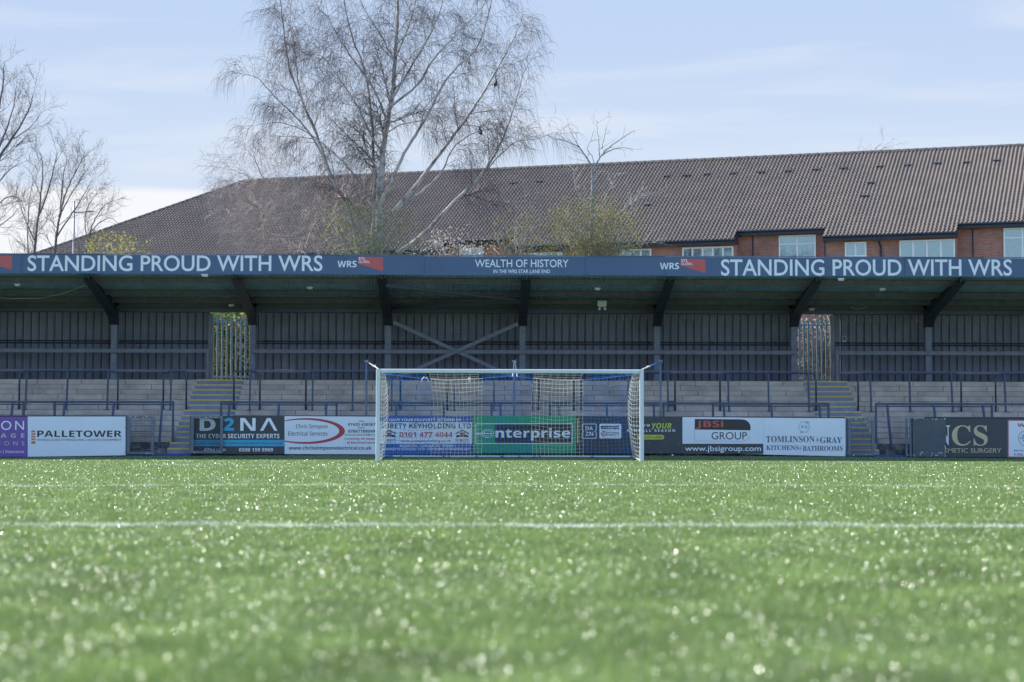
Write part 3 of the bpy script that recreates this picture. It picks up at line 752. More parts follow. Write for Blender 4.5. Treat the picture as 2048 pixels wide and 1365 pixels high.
# green
e = board(945.5, 1150.5, 832, 832.5, 907, 906.5, m_egreen, 'green board with black panel and rounded white wordmark behind the goal')
r = MB(); rect(r, 990.5, 1144, 849, 886.5, Y1); r.build('black_panel', m_black, e)
r = MB(); pline(r, [(951.5, 848), (1144.5, 848), (1144.5, 887.5), (951.5, 887.5)], 1.6, Y2, closed=True)
text(r, 'nterprise', 991, 1140.5, 856.5, 881.5, Y2, .006, base=SANSB)
pline(r, arc(976, 867.5, 11.5, 8.2, 25, 360, 28), 2.0, Y2); pline(r, arc(976, 867.5, 7.8, 5.2, 25, 355, 24), 1.2, Y2)
pline(r, [(952, 867.2), (987, 867.2)], 2.2, Y2); pline(r, [(952, 869.9), (969, 869.9)], .9, Y2); r.build('lettering', m_white, e)
# streaming board
e = board(1151, 1364.5, 833, 834.5, 907, 907.5, m_char, 'charcoal board with lime bar, square white logo and lettering behind the right goal post')
r = MB(); pa = W(1154, 841, YB); 
rect(r, 1152, 1357.5, 838, 888, Y1); pnl = r.build('overlay_panel', m_char, e)
r = MB(); rect(r, 1154, 1156.6, 838, 887, Y2); text(r, 'YOUR', 1304, 1343, 846.5, 857.5, Y2, base=SANSI)
pline(r, [(1307, 856), (1303.5, 859.5)], 1.2, Y2)
ppoly(r, arc(1280, 874.8, 4.5, 4.6, 90, 270, 8)+arc(1324, 874.8, 4.5, 4.6, -90, 90, 8), Y2); lm = r.build('lime_print', m_lime, pnl if False else e)
r = MB(); text(r, 'Watch NLTV on DAZN', 1280, 1324.5, 872.3, 877.5, Y3, .006); r.build('pill_lettering', m_black, lm)
r = MB(); fr = [(1164.5, 848.5), (1192.5, 848.5), (1192.5, 861), (1189.5, 863), (1192.5, 865), (1192.5, 877), (1164.5, 877), (1164.5, 865), (1167.5, 863), (1164.5, 861)]
pline(r, fr, 1.3, Y2, closed=True); text(r, 'DA', 1171, 1186, 853, 861, Y2, base=SANSB); text(r, 'ZN', 1171, 1186.5, 864, 872, Y2, base=SANSB)
ppoly(r, arc(1201.5, 850.5, 2.5, 2.5, 180, 270, 4)+arc(1240, 850.5, 2.5, 2.5, 270, 360, 4)+arc(1240, 875, 2.5, 2.5, 0, 90, 4)+arc(1201.5, 875, 2.5, 2.5, 90, 180, 4), Y2)
text(r, 'FOLLOW', 1260, 1300, 848.8, 853.7, Y2, base=SANSB, spacing=1.6); text(r, 'GLOBALL SEASON', 1254, 1350, 859, 864, Y2, base=SANSB, spacing=1.5)
for px, py in ((1170, 839.5), (1215, 839.5), (1301, 839.5), (1328, 839.5), (1356, 840), (1168, 886.5), (1184, 886.5), (1211, 886.5), (1252, 886.5), (1298, 886.5), (1329, 886.5), (1358, 887), (1213, 904.5), (1302, 905), (1322, 904.5)): rect(r, px-.45, px+.45, py-.4, py+.4, Y2)
r.build('lettering', m_white, e)
r = MB(); rect(r, 1202, 1238, 852, 858.5, Y3); text(r, 'NATIONAL', 1215, 1238, 864, 867.3, Y3, base=SANSB); text(r, 'LEAGUE TV', 1215, 1238.5, 868.6, 872, Y3, base=SANSB); lg = r.build('black_print', m_black, e)
r = MB(); text(r, 'enterprise', 1205, 1237.3, 852.8, 858.2, Y3-.004, base=SANSB); r.build('black_print_lettering', m_white, lg)
r = MB(); pline(r, arc(1207.7, 868, 5, 5, 0, 360, 20), 1.5, Y3); pline(r, arc(1207.7, 868, 2.2, 2.2, 60, 380, 14), 1.2, Y3); r.build('red_swirl', m_dred, e)
# group
e = board(1365, 1526.5, 834.5, 836, 906.5, 909, m_signwhite, 'white board with red and black half pill logo and a charcoal web address strip')
r = MB(); rect(r, 1365.2, 1526.3, 888, 908.2, Y1); ws = r.build('address_strip', m_char, e)
r = MB(); text(r, 'www.jbsigroup.com', 1370, 1522, 892, 906, Y2, .007); r.build('address_lettering', m_white, ws)
r = MB(); ppoly(r, [(1389.5, 838.5), (1484, 839.2)]+arc(1484, 855, 17, 15.6, -88, 0, 10)+[(1501, 861), (1389.5, 859.5)], Y1); hp = r.build('logo_pill', m_black, e)
r = MB(); text(r, 'JBSi', 1392.5, 1446.5, 841.5, 858, Y2, base=SANSB); r.build('logo_lettering', m_red, hp)
r = MB(); text(r, 'GROUP', 1423, 1494, 864.5, 879.5, Y1, .0); pline(r, [(1389.3, 860), (1389.3, 882.5), (1484, 883.2)]+arc(1484, 868, 17, 15, 90, 20, 8), .35, Y1); r.build('lettering', m_black, e)
# kitchens
e = board(1526.8, 1691, 836, 837.2, 909.5, 913, m_signwhite, 'white board with dark serif lettering and a small hexagon emblem left of the right gate')
r = MB(); text(r, 'TOMLINSON', 1532, 1629.5, 872.5, 885, Y1, base=SERB); text(r, 'GRAY', 1640, 1684.5, 874.5, 886.5, Y1, base=SERB); text(r, '&', 1632.5, 1637.5, 877, 883, Y1)
text(r, 'KITCHENS', 1532.5, 1597, 891, 900.5, Y1, base=SERB); text(r, 'BATHROOMS', 1605.5, 1685.5, 892, 902.5, Y1, base=SERB); text(r, '&', 1598.8, 1602.5, 894, 899, Y1)
pline(r, [(1635, 872), (1635, 876)], .4, Y1); pline(r, [(1635, 884), (1635, 888)], .4, Y1); pline(r, [(1600.5, 890.5), (1600.5, 893)], .4, Y1); pline(r, [(1600.5, 900), (1600.5, 902.5)], .4, Y1)
r.mark(); pline(r, [(1608+11.5*math.cos(R(a)), 854.5+11.8*math.sin(R(a))) for a in (0, 60, 120, 180, 240, 300)], .6, Y1, closed=True)
text(r, 'T·G', 1602, 1615, 851.5, 857, Y1, base=SERB)
for cx, cy, s in ((1615, 844, 1), (1602, 864, -1)):
    r.mark()
    for k in range(5):
        a = R(20+k*35*s); pline(r, [(cx, cy), (cx+5*math.cos(a), cy+3.5*math.sin(a)*s)], .5, Y1)
r.build('lettering', m_navy, e)
# cosmetic
e = board(1822, 2014.5, 837, 839.5, 914, 915.5, m_char, 'charcoal board with gold and white serif initials right of the solid gate')
r = MB(); text(r, 'N', 1872, 1901, 851.3, 890.5, Y1, base=SERB); r.build('white_initial', m_white, e)
r = MB(); text(r, 'CS', 1904, 1975.5, 851, 892, Y1, base=SERB); text(r, 'COSMETIC SURGERY', 1866, 2003, 897, 906, Y1, .003); r.build('gold_lettering', m_gold, e)
# red-edged
e = board(2015, 2250, 840, 842, 915.5, 917, m_signwhite, 'white board with a red border at the right edge of the photo')
r = MB(); rect(r, 2015.1, 2017.2, 840.2, 915.3, Y1); rect(r, 2017.2, 2250, 840.3, 842, Y1); rect(r, 2017.2, 2250, 913.5, 915.3, Y1)
text(r, 'WE', 2034.5, 2059, 847, 854, Y1, base=SANSB); pline(r, arc(2052, 877, 15, 15, 0, 360, 32), .8, Y1); text(r, 'CALL 01', 2028, 2066, 907, 911.5, Y1, base=SANSB); r.build('red_print', m_dred, e)
r = MB(); text(r, 'BEN', 2045, 2057, 870, 873, Y1, base=SANSB); text(r, 'PROPS', 2040.5, 2062, 875, 878, Y1, base=SANSB); text(r, "'S", 2044, 2051, 880, 883, Y1, base=SANSB); text(r, 'BEN KUNER', 2028, 2063, 900, 903, Y1); r.build('lettering', m_black, e)

# gates and thresholds
def mesh_gate(px0, px1, y0, y1, Y, fwid, label, chips, pitch_=.05):
    a = W(px0, y1, Y); b = W(px1, y0, Y); x0, x1, z0, z1 = a.x, b.x, a.z, b.z
    e = empty('mesh_gate', ((x0+x1)/2, Y, z0), label, 'gate', 'pitchside gates')
    w = fwid; r = MB()
    r.box(x0, x0+w, Y-.025, Y+.025, z0, z1); r.box(x1-w, x1, Y-.025, Y+.025, z0, z1); r.box(x0+w, x1-w, Y-.024, Y+.024, z1-w*.85, z1); r.box(x0+w, x1-w, Y-.024, Y+.024, z0, z0+w*.85)
    fr_ = r
    r = MB()
    for x in np.arange(x0+w+pitch_/2, x1-w, pitch_): r.box(x-.003, x+.003, Y-.004, Y+.002, z0+w*.8, z1-w*.8)
    for z_ in np.arange(z0+w+pitch_/2, z1-w, pitch_): r.box(x0+w*.9, x1-w*.9, Y+.002, Y+.008, z_-.003, z_+.003)
    r.build('wire_mesh', m_dark, e)
    r = MB()
    for z_ in (z0+.05, z0+(z1-z0)*.72): r.tube([(x0-.05, Y-.02, z_), (x0+.1, Y-.02, z_)], .025, 6)
    r.build('hinge', m_gatepaint, e)
    r = MB(); r.box(x1-.20, x1-.02, Y-.05, Y-.026, z0+.52*(z1-z0)-.46, z0+.52*(z1-z0)-.435); r.build('latch', m_gatepaint, e)
    r = fr_; rg = random.Random(int(px0))
    for k in range(16 if chips else 0):
        cx = x0+rg.random()*(x1-x0); c_ = .008+.018*rg.random(); cz = (z1-.012-rg.random()*.03) if rg.random() < .7 else z0+rg.random()*.06
        r.prism([(cx+c_*rg.uniform(.5, 1.3)*math.cos(a_), cz+c_*.6*rg.uniform(.5, 1.2)*math.sin(a_)) for a_ in np.arange(0, 6.28, 1.05)], 'y', Y-.028, Y-.0255, 1)
    r.build('frame', [m_gatepaint, m_chip], e)
    return e
mesh_gate(254, 308.5, 832.5, 908.5, YB, .085, 'closed grey wire mesh gate beside the white board with orange chevrons', True)
mesh_gate(381.5, 446.5, 832.5, 907, YB-.10, .085, 'grey wire mesh gate folded open over the grey and cyan board', True)
mesh_gate(1696, 1748.5, 836.5, 911.5, YB, .085, 'grey wire mesh gate in front of the yellow edged right aisle', True)
a = W(1819, 914, YB-.1); b = W(1891.5, 837.5, YB-.1)
e = empty('solid_gate', ((a.x+b.x)/2, YB-.1, a.z), 'solid dark grey sheet gate with chipped white paint marks, folded open over a charcoal board', 'gate', 'pitchside gates')
sh_ = MB(); sh_.box(a.x+.1, b.x, YB-.1, YB-.07, a.z, b.z)
r = MB(); r.tube([(a.x+.04, YB-.08, a.z), (a.x+.04, YB-.08, b.z+.01)], .03, 8); r.tube([(a.x-.07, YB-.03, a.z), (a.x-.07, YB-.03, b.z+.01)], .035, 8)
for z_ in (a.z+.05, a.z+.85): r.box(a.x-.08, a.x+.09, YB-.09, YB-.05, z_-.02, z_+.02)
r.build('hinge_post', m_gatepaint, e)
r = sh_; rg = random.Random(5)
for k in range(46):
    m_ = rg.random()
    if m_ < .4: cx, cz = a.x+.1+rg.random()*(b.x-a.x-.1), a.z+.03+abs(rg.gauss(0, .05))
    elif m_ < .75: cx, cz = a.x+.12+rg.random()*(b.x-a.x-.14), b.z-abs(rg.gauss(0, .012))-.006
    else: cx, cz = b.x-abs(rg.gauss(0, .02))-.006, a.z+rg.random()*.35
    s = .006+.014*rg.random()
    cx = min(cx, b.x-s*1.3); cz = max(cz, a.z+s)
    r.prism([(cx+s*rg.uniform(.5, 1.3)*math.cos(q), cz+s*rg.uniform(.5, 1.2)*math.sin(q)) for q in np.arange(0, 6.28, 1.05)], 'y', YB-.1035, YB-.1005, 1)
r.build('sheet', [m_gatesolid, m_chip], e)
for p0, p1, lab in ((252, 381, 'blue painted kerb across the left gateway'), (1693, 1819, 'blue painted kerb across the right gateway')):
    a = W(p0, 912, YB+.05); b = W(p1, 912, YB+.05)
    r = MB(); zc = float(pitch_z(np.float64((a.x+b.x)/2), 59.6)); r.box(a.x, b.x, YB+.05, YB+.2, zc-.05, zc+.075)
    tag(bevel(r.build('kerb', m_bluebase, None, ((a.x+b.x)/2, YB+.1, zc)), .01), lab, 'kerb')
for px, y0, y1, lab in ((252.5, 833, 910, 'slim steel post left of the left gateway'), (381, 832, 909, 'slim steel post right of the left gateway'), (1693.5, 837, 912, 'slim steel post left of the right gateway')):
    a = W(px, y1, YB+.05); b = W(px, y0, YB+.05); r = MB(); r.box(a.x-.03, a.x+.03, YB+.035, YB+.095, a.z, b.z); tag(bevel(r.build('gate_post', m_gatepaint, None, (a.x, YB+.06, a.z)), .006, 1), lab, 'post', 'gate posts')
c = W(1345, 910.3, 59.0); r = MB()
bm = bmesh.new(); bmesh.ops.create_icosphere(bm, subdivisions=2, radius=.028, matrix=Matrix.Translation((c.x, 59.0, float(pitch_z(np.float64(c.x), 59.0))+.03)))
me = bpy.data.meshes.new('small_ball'); bm.to_mesh(me); bm.free(); me.materials.append(m_white)
o = bpy.data.objects.new('small_ball', me); COL.objects.link(o); tag(o, 'tiny white ball on the turf in front of the boards right of the goal', 'ball')

# ------------------------------------------------------------------ the goal
XL, XR = W(756, 850, YG).x, W(1283.3, 850, YG).x
ZX = W(1020, 743, YG).z                 # crossbar centre
goal = empty('football_goal', ((XL+XR)/2, YG, 0), 'white football goal with blue and white striped net on the goal line', 'goal')
def oval(mb, a, b, rx, ry):
    a, b = Vector(a), Vector(b); d = (b-a).normalized(); y = Vector((0, 1, 0)); x = d.cross(y).normalized(); n = 16
    n0 = len(mb.v)
    for p in (a, b):
        for k in range(n):
            t_ = 2*math.pi*k/n; c_, s_ = math.cos(t_), math.sin(t_)
            q = p+x*rx*math.copysign(abs(c_)**.6, c_)+y*ry*math.copysign(abs(s_)**.6, s_); mb.v.append(tuple(q))
    for k in range(n): mb.f.append((n0+k, n0+(k+1) % n, n0+n+(k+1) % n, n0+n+k)); mb.m.append(0)
    mb.f.append(tuple(range(n0, n0+n))); mb.m.append(0); mb.f.append(tuple(range(n0+n, n0+2*n))); mb.m.append(0)
for x in (XL, XR):
    r = MB(); oval(r, (x, YG, -.02), (x, YG, ZX+.058), .062, .062); fix_normals(r.build('goal_post', m_goal, goal, smooth=False))
r = MB(); oval(r, (XL+.063, YG, ZX), (XR-.063, YG, ZX), .057, .06); fix_normals(r.build('crossbar', m_goal, goal))
YN = 58.2; ZB = float(pitch_z(np.float64(1), YN))+.03
xl, xr = XL+.10, XR-.10
def ztop(u): return ZX-.02-.115*abs(math.sin(2*math.pi*u))**1.3-(.05 if .0 < u < 1 else 0)*math.sin(math.pi*u)
def back(u, v):
    w = .010*math.sin(math.pi*min(1, v*1.05))
    uu = .5+(u-.5)*(1-w*2)
    x = xl+(xr-xl)*uu + .10*math.sin(v*3.1)*math.sin(2*math.pi*u*1.5)*.5
    z_ = ztop(u)*(1-v)+ZB*v - .06*math.sin(math.pi*v)*math.sin(5*u*math.pi)**2
    y = YN-.02+.12*math.sin(math.pi*v)
    return Vector((x+.012*noise.noise((u*30, v*9, 0)), y, z_+.014*noise.noise((u*22, v*14, 5))))
def topn(u, v):
    a = Vector((xl+(xr-xl)*u, YG+.06, ZX-.02)); b = back(u, 0); p = a.lerp(b, v); p.z -= .07*math.sin(math.pi*v)*(.3+abs(math.sin(2*math.pi*u))); return p
def side(s):
    def f(u, v):            # u: post (0) to rear (1), v: top to bottom
        a = Vector((XL+.05 if s == 0 else XR-.05, YG+.02, (ZX-.03)*(1-v)+.02*v)); b = back(s, v)
        p = a.lerp(b, u); p.x += (.03 if s == 0 else -.10)*math.sin(math.pi*u*.8)*math.sin(math.pi*min(1, v+.03)); p.z += (-.10*math.sin(math.pi*u)+.16*u)*math.sin(math.pi*v); return p
    return f
PAN = [(0, .185, 0), (.185, .392, 1), (.392, .598, 0), (.598, .80, 1), (.80, 1.0001, 0)]
def colour(u): return next(m for a, b, m in PAN if a <= u < b+1e-9)
def netting(mb, f, us, nv, r_=.005, sv=1):
    for u in us: mb.tube([f(u, v/nv) for v in range(0, nv+1, sv)], r_, 3, cap=False)
    for j in range(nv+1): mb.tube([f(u, j/nv) for u in us], r_, 3, cap=False)
for a, b, m in PAN:
    b = min(b, 1); k = round((b-a)*62); us = [a+(b-a)*i/k for i in range(k+1)]; r = MB()
    netting(r, back, us, 20); netting(r, topn, us[::2], 6, .003)
    if m:
        for e_ in (a, b): r.tube([back(e_, v/20)+Vector((.01*math.sin(v*2.3), -.006, 0)) for v in range(21)], .006, 4)
    r.tube([back(a+(b-a)*k_/10, 0) for k_ in range(11)], .008, 5)
    tag(r.build('net_panel', m_whiteline if m else m_blueline, goal), 'white net panel' if m else 'blue net panel')
for q in (0, 1):
    r = MB(); netting(r, side(q), [i/6 for i in range(7)], 20, .005); r.tube([back(q, v/20) for v in range(21)], .007, 4)
    tag(r.build('side_net', m_whiteline, goal), 'white side net')
r = MB(); r.tube([back(0, 1), back(.25, 1), back(.5, 1), back(.75, 1), back(1, 1)], .024, 6)
for x0, p in ((XL, back(0, 1)), (XR, back(1, 1))): r.tube([(x0, YG+.04, .03), p], .018, 6)
gf = r.build('ground_bar', m_goal, goal)
r = MB(); rg = random.Random(3)
for u in [.015]+[rg.random() for _ in range(14)]:
    p = back(u, 1); l = .12 if u == .015 else .02; r.mark(); r.tube([p+Vector((-l, -.02, .0)), p+Vector((l, -.02, .01))], .026, 5)
r.build('cord_tie', m_blueline, gf)
for px, py, mt in ((733, 723, m_whiteline), (1028.5, 723, m_whiteline), (1321, 723.5, m_blueline)):
    top = W(px, py, 59.68)
    lab = {733: 'slim grey net pole left of the goal behind the boards', 1028.5: 'slim grey net pole behind the middle of the goal', 1321: 'slim grey net pole right of the goal behind the boards'}[px]
    e = empty('net_pole', (top.x, 59.68, .19), lab, 'pole', 'poles holding up the goal net')
    r = MB(); r.tube([(top.x, 59.68, .17), (top.x, 59.68, top.z)], .032, 8); r.build('pole', m_polegrey, e, smooth=True)
    r = MB(); r.tube([(top.x-.07, 59.66, top.z+.03), (top.x+.07, 59.66, top.z-.03)], .014, 5); r.tube([(top.x-.06, 59.66, top.z-.03), (top.x+.06, 59.66, top.z+.04)], .014, 5); r.build('pole_hook', m_galv, e)
    tgt = {733: Vector((XL+.0, YG+.05, ZX+.06)), 1028.5: back(.515, 0), 1321: Vector((XR-.0, YG+.05, ZX+.06))}[px]
    mid = tgt.lerp(top, .35)
    r = MB(); r.tube([mid, top], .014, 5)
    if px == 1028.5: r.tube([top+Vector((.02, 0, 0)), tgt+Vector((.14, 0, 0))], .014, 5)
    r.build('rope', mt, goal); r = MB(); r.tube([tgt, mid], .016, 5); r.tube([mid-Vector((.05, 0, 0)), mid+Vector((.05, 0, .02))], .022, 5); r.build('rope_knot', m_whiteline, goal)
# loose ends of cord on the top edge
r = MB()
for u, dx_ in ((.165, -.12), (.165, .06), (.335, .03), (.345, -.03)):
    p = back(u, 0); r.tube([p, p+Vector((dx_*.5, -.03, .05)), p+Vector((dx_, -.04, -.02)), p+Vector((dx_*1.1, -.04, -.10))], .012, 5)
r.build('loose_cord', m_whiteline, goal)

# ------------------------------------------------------------------ the bank behind the stand, fences and hedges
ZBK = 2.3
g = MB(); g.quad((-300, 66.35, ZBK), (300, 66.35, ZBK), (300, 400, ZBK), (-300, 400, ZBK)); g.quad((-300, 66.35, -.06), (300, 66.35, -.06), (300, 66.35, ZBK), (-300, 66.35, ZBK))
tag(g.build('bank', M_ground('bank_grass', (.05, .075, .025), (.11, .11, .06), 1.2)), kind='structure')
def pale_mesh(h, w=.068):
    r = MB(); y = 0
    prof = [(-w/2, .012), (-w*.32, -.006), (-w*.14, .010), (w*.14, .010), (w*.32, -.006), (w/2, .012)]
    for (xa, ya), (xb, yb) in zip(prof, prof[1:]): r.quad((xa, ya, 0), (xb, yb, 0), (xb, yb, h-.22), (xa, ya, h-.22))
    for (xa, xb, tip, ty) in ((-w/2, -w*.14, -w*.95, -.05), (-w*.16, w*.16, 0, -.0), (w*.14, w/2, w*.95, -.05)):
        xm0, xm1 = (xa*.75+tip*.35, xb*.75+tip*.35)
        r.quad((xa, .008, h-.22), (xb, .008, h-.22), (xm1, ty*.4, h-.08), (xm0, ty*.4, h-.08)); r.poly([(xm0, ty*.4, h-.08), (xm1, ty*.4, h-.08), (tip, ty, h)])
        r.quad((xa, .014, h-.22), (xb, .014, h-.22), (xm1, ty*.4+.006, h-.08), (xm0, ty*.4+.006, h-.08))
    return r
def palisade(px0, px1, y_top, y_r0, y_r1, n, label):
    Y = 66.9; x0, x1 = W(px0, 700, Y).x, W(px1, 700, Y).x; zt = W((px0+px1)/2, y_top, Y).z
    e = empty('palisade_fence', ((x0+x1)/2, Y, ZBK), label, 'fence', 'palisade fencing behind the stand')
    src = None
    for i in range(n):
        x = x0+(x1-x0)*(i+.5)/n
        if src is None:
            pm = pale_mesh(zt-ZBK); src = pm.build('pale', m_galv); src.parent = e; src.location = (x-e.location.x, 0, 0)
        else:
            c = src.copy(); COL.objects.link(c); c.parent = e; c.location = (x-e.location.x, 0, 0)
            c.rotation_euler.z = .04*math.sin(i*2.1)
    for yr in (y_r0, y_r1):
        z_ = W((px0+px1)/2, yr, Y+.05).z; r = MB(); r.box(x0-.3, x1+.3, Y+.02, Y+.06, z_-.03, z_+.03); r.build('fence_rail', m_galv, e)
    return e
palisade(421, 505, 629, 644, 754, 9, 'grey green steel palisade fence in the left gap in front of green leaves')
palisade(1586, 1666, 634, 651, 759, 9, 'blue grey steel palisade fence in the right gap in front of blossom')

def leaf_cloud(mb, centers, n, sr, size, mi=0, flat=.5, seed=1):
    rg = np.random.default_rng(seed); c = np.array(centers); k = rg.integers(0, len(c), n)
    p = c[k]+rg.normal(0, 1, (n, 3))*sr
    s = size*rg.uniform(.6, 1.4, n)
    a = rg.normal(0, 1, (n, 3)); a /= np.linalg.norm(a, axis=1)[:, None]
    b = np.cross(a, rg.normal(0, 1, (n, 3))); b /= np.linalg.norm(b, axis=1)[:, None]
    a *= s[:, None]; b *= (s*flat)[:, None]
    n0 = len(mb.v)
    V = np.stack([p-a, p-b*1.0+a*.1, p+a, p+b*1.0+a*.1], 1).reshape(-1, 3)
    mb.v += [tuple(q) for q in V.tolist()]
    mb.f += [(n0+4*i, n0+4*i+1, n0+4*i+2, n0+4*i+3) for i in range(n)]; mb.m += [mi]*n
m_ivy = M_leaf('ivy_leaf', (.04, .11, .022), (.15, .25, .045), .4, .6)
m_yleaf = M_leaf('young_leaf', (.20, .20, .05), (.38, .34, .10), .5, .6)
m_gleaf = M_leaf('fresh_green_leaf', (.14, .20, .045), (.28, .31, .09), .5, .55)
m_drybud = M_leaf('dry_brown_leaf', (.20, .10, .06), (.45, .32, .24), .6, .4)
m_blossom = M_leaf('pale_blossom', (.55, .47, .38), (.72, .65, .54), .6, .5)
def hedge(px0, px1, ytop, label, mats, n, seed, sizes):
    Y0, Y1_ = 67.7, 68.9; rg = np.random.default_rng(seed)
    x0, x1 = W(px0, 700, 68).x, W(px1, 700, 68).x; zt = W((px0+px1)/2, ytop, 68).z
    e = empty('hedge', ((x0+x1)/2, 68.3, ZBK), label, 'hedge')
    cs = np.stack([rg.uniform(x0, x1, 220), rg.uniform(Y0, Y1_, 220), rg.uniform(ZBK+.05, zt, 220)], 1)
    r = MB()
    for i, (m, fr) in enumerate(zip(mats, n)): leaf_cloud(r, cs[i::len(mats)] if len(mats) > 1 else cs, fr, .14, sizes[i], i, .55, seed+i)
    r.build('foliage', list(mats), e)
    r = MB()
    for k in range(46):
        x, y = rg.uniform(x0, x1), rg.uniform(Y0+.1, Y1_); q = [Vector((x, y, ZBK))]
        for s in range(6): q.append(q[-1]+Vector((rg.normal(0, .12), rg.normal(0, .08), (zt-ZBK)/6.3)))
        r.tube(q, [.018*(1-.13*i) for i in range(7)], 4)
    r.build('stems', m_bark_brown, e)
hedge(405, 520, 618, 'bright green leafy hedge seen through the left gap in the stand', (m_ivy, m_yleaf), (1700, 2000), 11, (.080, .072))
hedge(1570, 1685, 637, 'brown twiggy shrub with pale pink blossom seen through the right gap', (m_drybud, m_blossom, m_ivy), (3100, 3000, 800), 12, (.044, .042, .07))

# ------------------------------------------------------------------ the building behind
TB = R(19.5); U = Vector((math.cos(TB), -math.sin(TB), 0)); V_ = Vector((math.sin(TB), math.cos(TB), 0))
O = W(1700, 472, 90.0); ZE = O.z; O = Vector((O.x, O.y, 0))
def ray(px, py): return (fw + rv*((px-1024)/F) + uv*((682.5-py)/F))
def onv(px, py, v):
    d = ray(px, py); s = (v-(CAMP-O).dot(V_))/d.dot(V_); p = CAMP+d*s; return (p-O).dot(U), p.z
def B(u, v, z): p = O+U*u+V_*v; return (p.x, p.y, z)
HW = 9.0; RZ = onv(1700, 309, HW)[1]; rise = RZ-ZE; SLN = math.hypot(HW, rise)
uR = onv(490, 366, HW)[0]; uEnd = onv(2420, 400, 0)[0]
nrm = Vector((-V_.x*rise/SLN, -V_.y*rise/SLN, HW/SLN))
def Rf(u, s, h=0): p = O+U*u+V_*(s*HW/SLN)+Vector((0, 0, ZE+s*rise/SLN))+nrm*h; return (p.x, p.y, p.z)
e1, e2, e3 = onv(1470, 480, 0)[0], onv(1645, 475, 0)[0], onv(1912, 468, 0)[0]
e0a, e0b = onv(885, 490, 0)[0], onv(1013, 490, 0)[0]
RECV = .82
recs = [(e0a, e0b), (e1, e2), (e3, uEnd)]
def recessed(u): return any(a <= u < b for a, b in recs)
bld = empty('brick_building', B(8, 6, ZBK), 'long red brick building with brown pantiled hipped roof and white windows behind the stand', 'building')
r = MB(); TW, G = .188, .322; nr = int(SLN/G)
prof = [(0, 0), (.30, -.004), (.44, .012), (.52, .044), (.66, .066), (.82, .056), (.93, .012)]
rg = random.Random(4)
for k in range(nr+1):
    s0, s1 = k*G-.03, min((k+1)*G+.02, SLN)
    u0 = uR-HW*(1-min(1, max(0, s0)/SLN))
    i0, i1 = math.ceil((u0-uEnd)/TW), 0
    run = []
    def flush(run):
        if len(run) < 2: return
        n0 = len(r.v)
        for u, h, d in run:
            r.v += [Rf(u, s0, h+.012+d), Rf(u, s0, h+.048+d), Rf(u, s1, h+.008+d)]
        for i in range(len(run)-1):
            a = n0+3*i
            r.f += [(a, a+3, a+4, a+1), (a+1, a+4, a+5, a+2)]; r.m += [0, 0]
    for i in range(i0, i1):
        uc = uEnd+i*TW
        if k < 3 and recessed(uc+TW/2) and s0+.1 < RECV*SLN/HW:
            flush(run); run = []; continue
        d = rg.uniform(-.004, .004)
        for f_, h in prof: run.append((uc+f_*TW, h, d))
    flush(run)
r.build('tiled_roof', m_tile, bld)
rt = bld.children[-1] if False else [c for c in bld.children if c.name.startswith('tiled_roof')][0]
r = MB()
r.quad(B(uR, HW, RZ), B(uEnd, HW, RZ), B(uEnd, 2*HW, ZE), B(uR-HW, 2*HW, ZE)); r.poly([B(uR-HW, 0, ZE), B(uR, HW, RZ), B(uR-HW, 2*HW, ZE)])
r.build('rear_roof', m_tile, bld)
r = MB(); q = []
uu = uR
while uu < uEnd:
    r.tube([B(uu, HW, RZ+.02), B(min(uu+.44, uEnd), HW, RZ+.03)], [.125, .135], 8); uu += .45
n = 34
for k in range(n): r.tube([Rf(uR-HW*(1-k/n), SLN*k/n, .03), Rf(uR-HW*(1-(k+1)/n), SLN*(k+1)/n, .02)], [.125, .115], 8)
r.build('ridge_tiles', m_ridge, rt)
def onroof(px, py):
    d = ray(px, py); n_ = nrm; p0 = Vector(Rf(0, 0)); s = (p0-CAMP).dot(n_)/d.dot(n_); p = CAMP+d*s
    u = (p-O).dot(U); return u, (p.z-ZE)*SLN/rise
for cx, cy in ((97, 203), (205, 200), (315, 192), (460, 187), (610, 182), (760, 175), (912, 167), (1062, 160), (1260, 150), (1415, 143), (1575, 133), (1738, 128), (1900, 118), (1210, 240), (1178, 312), (-14, 360), (-600, 232), (-745, 241)):
    u, s = onroof(1300+cx/2.738, 280+cy/2.738); w_ = .17; b_ = MB()
    b_.add([Rf(u-w_, s-.16, .05), Rf(u+w_, s-.16, .05), Rf(u+w_, s-.16, .135), Rf(u-w_, s-.16, .135), Rf(u-w_, s+.2, .05), Rf(u+w_, s+.2, .05)], [(0, 1, 2, 3), (3, 2, 5, 4), (0, 3, 4), (1, 5, 2)])
    b_.build('roof_vent', m_eave, rt)
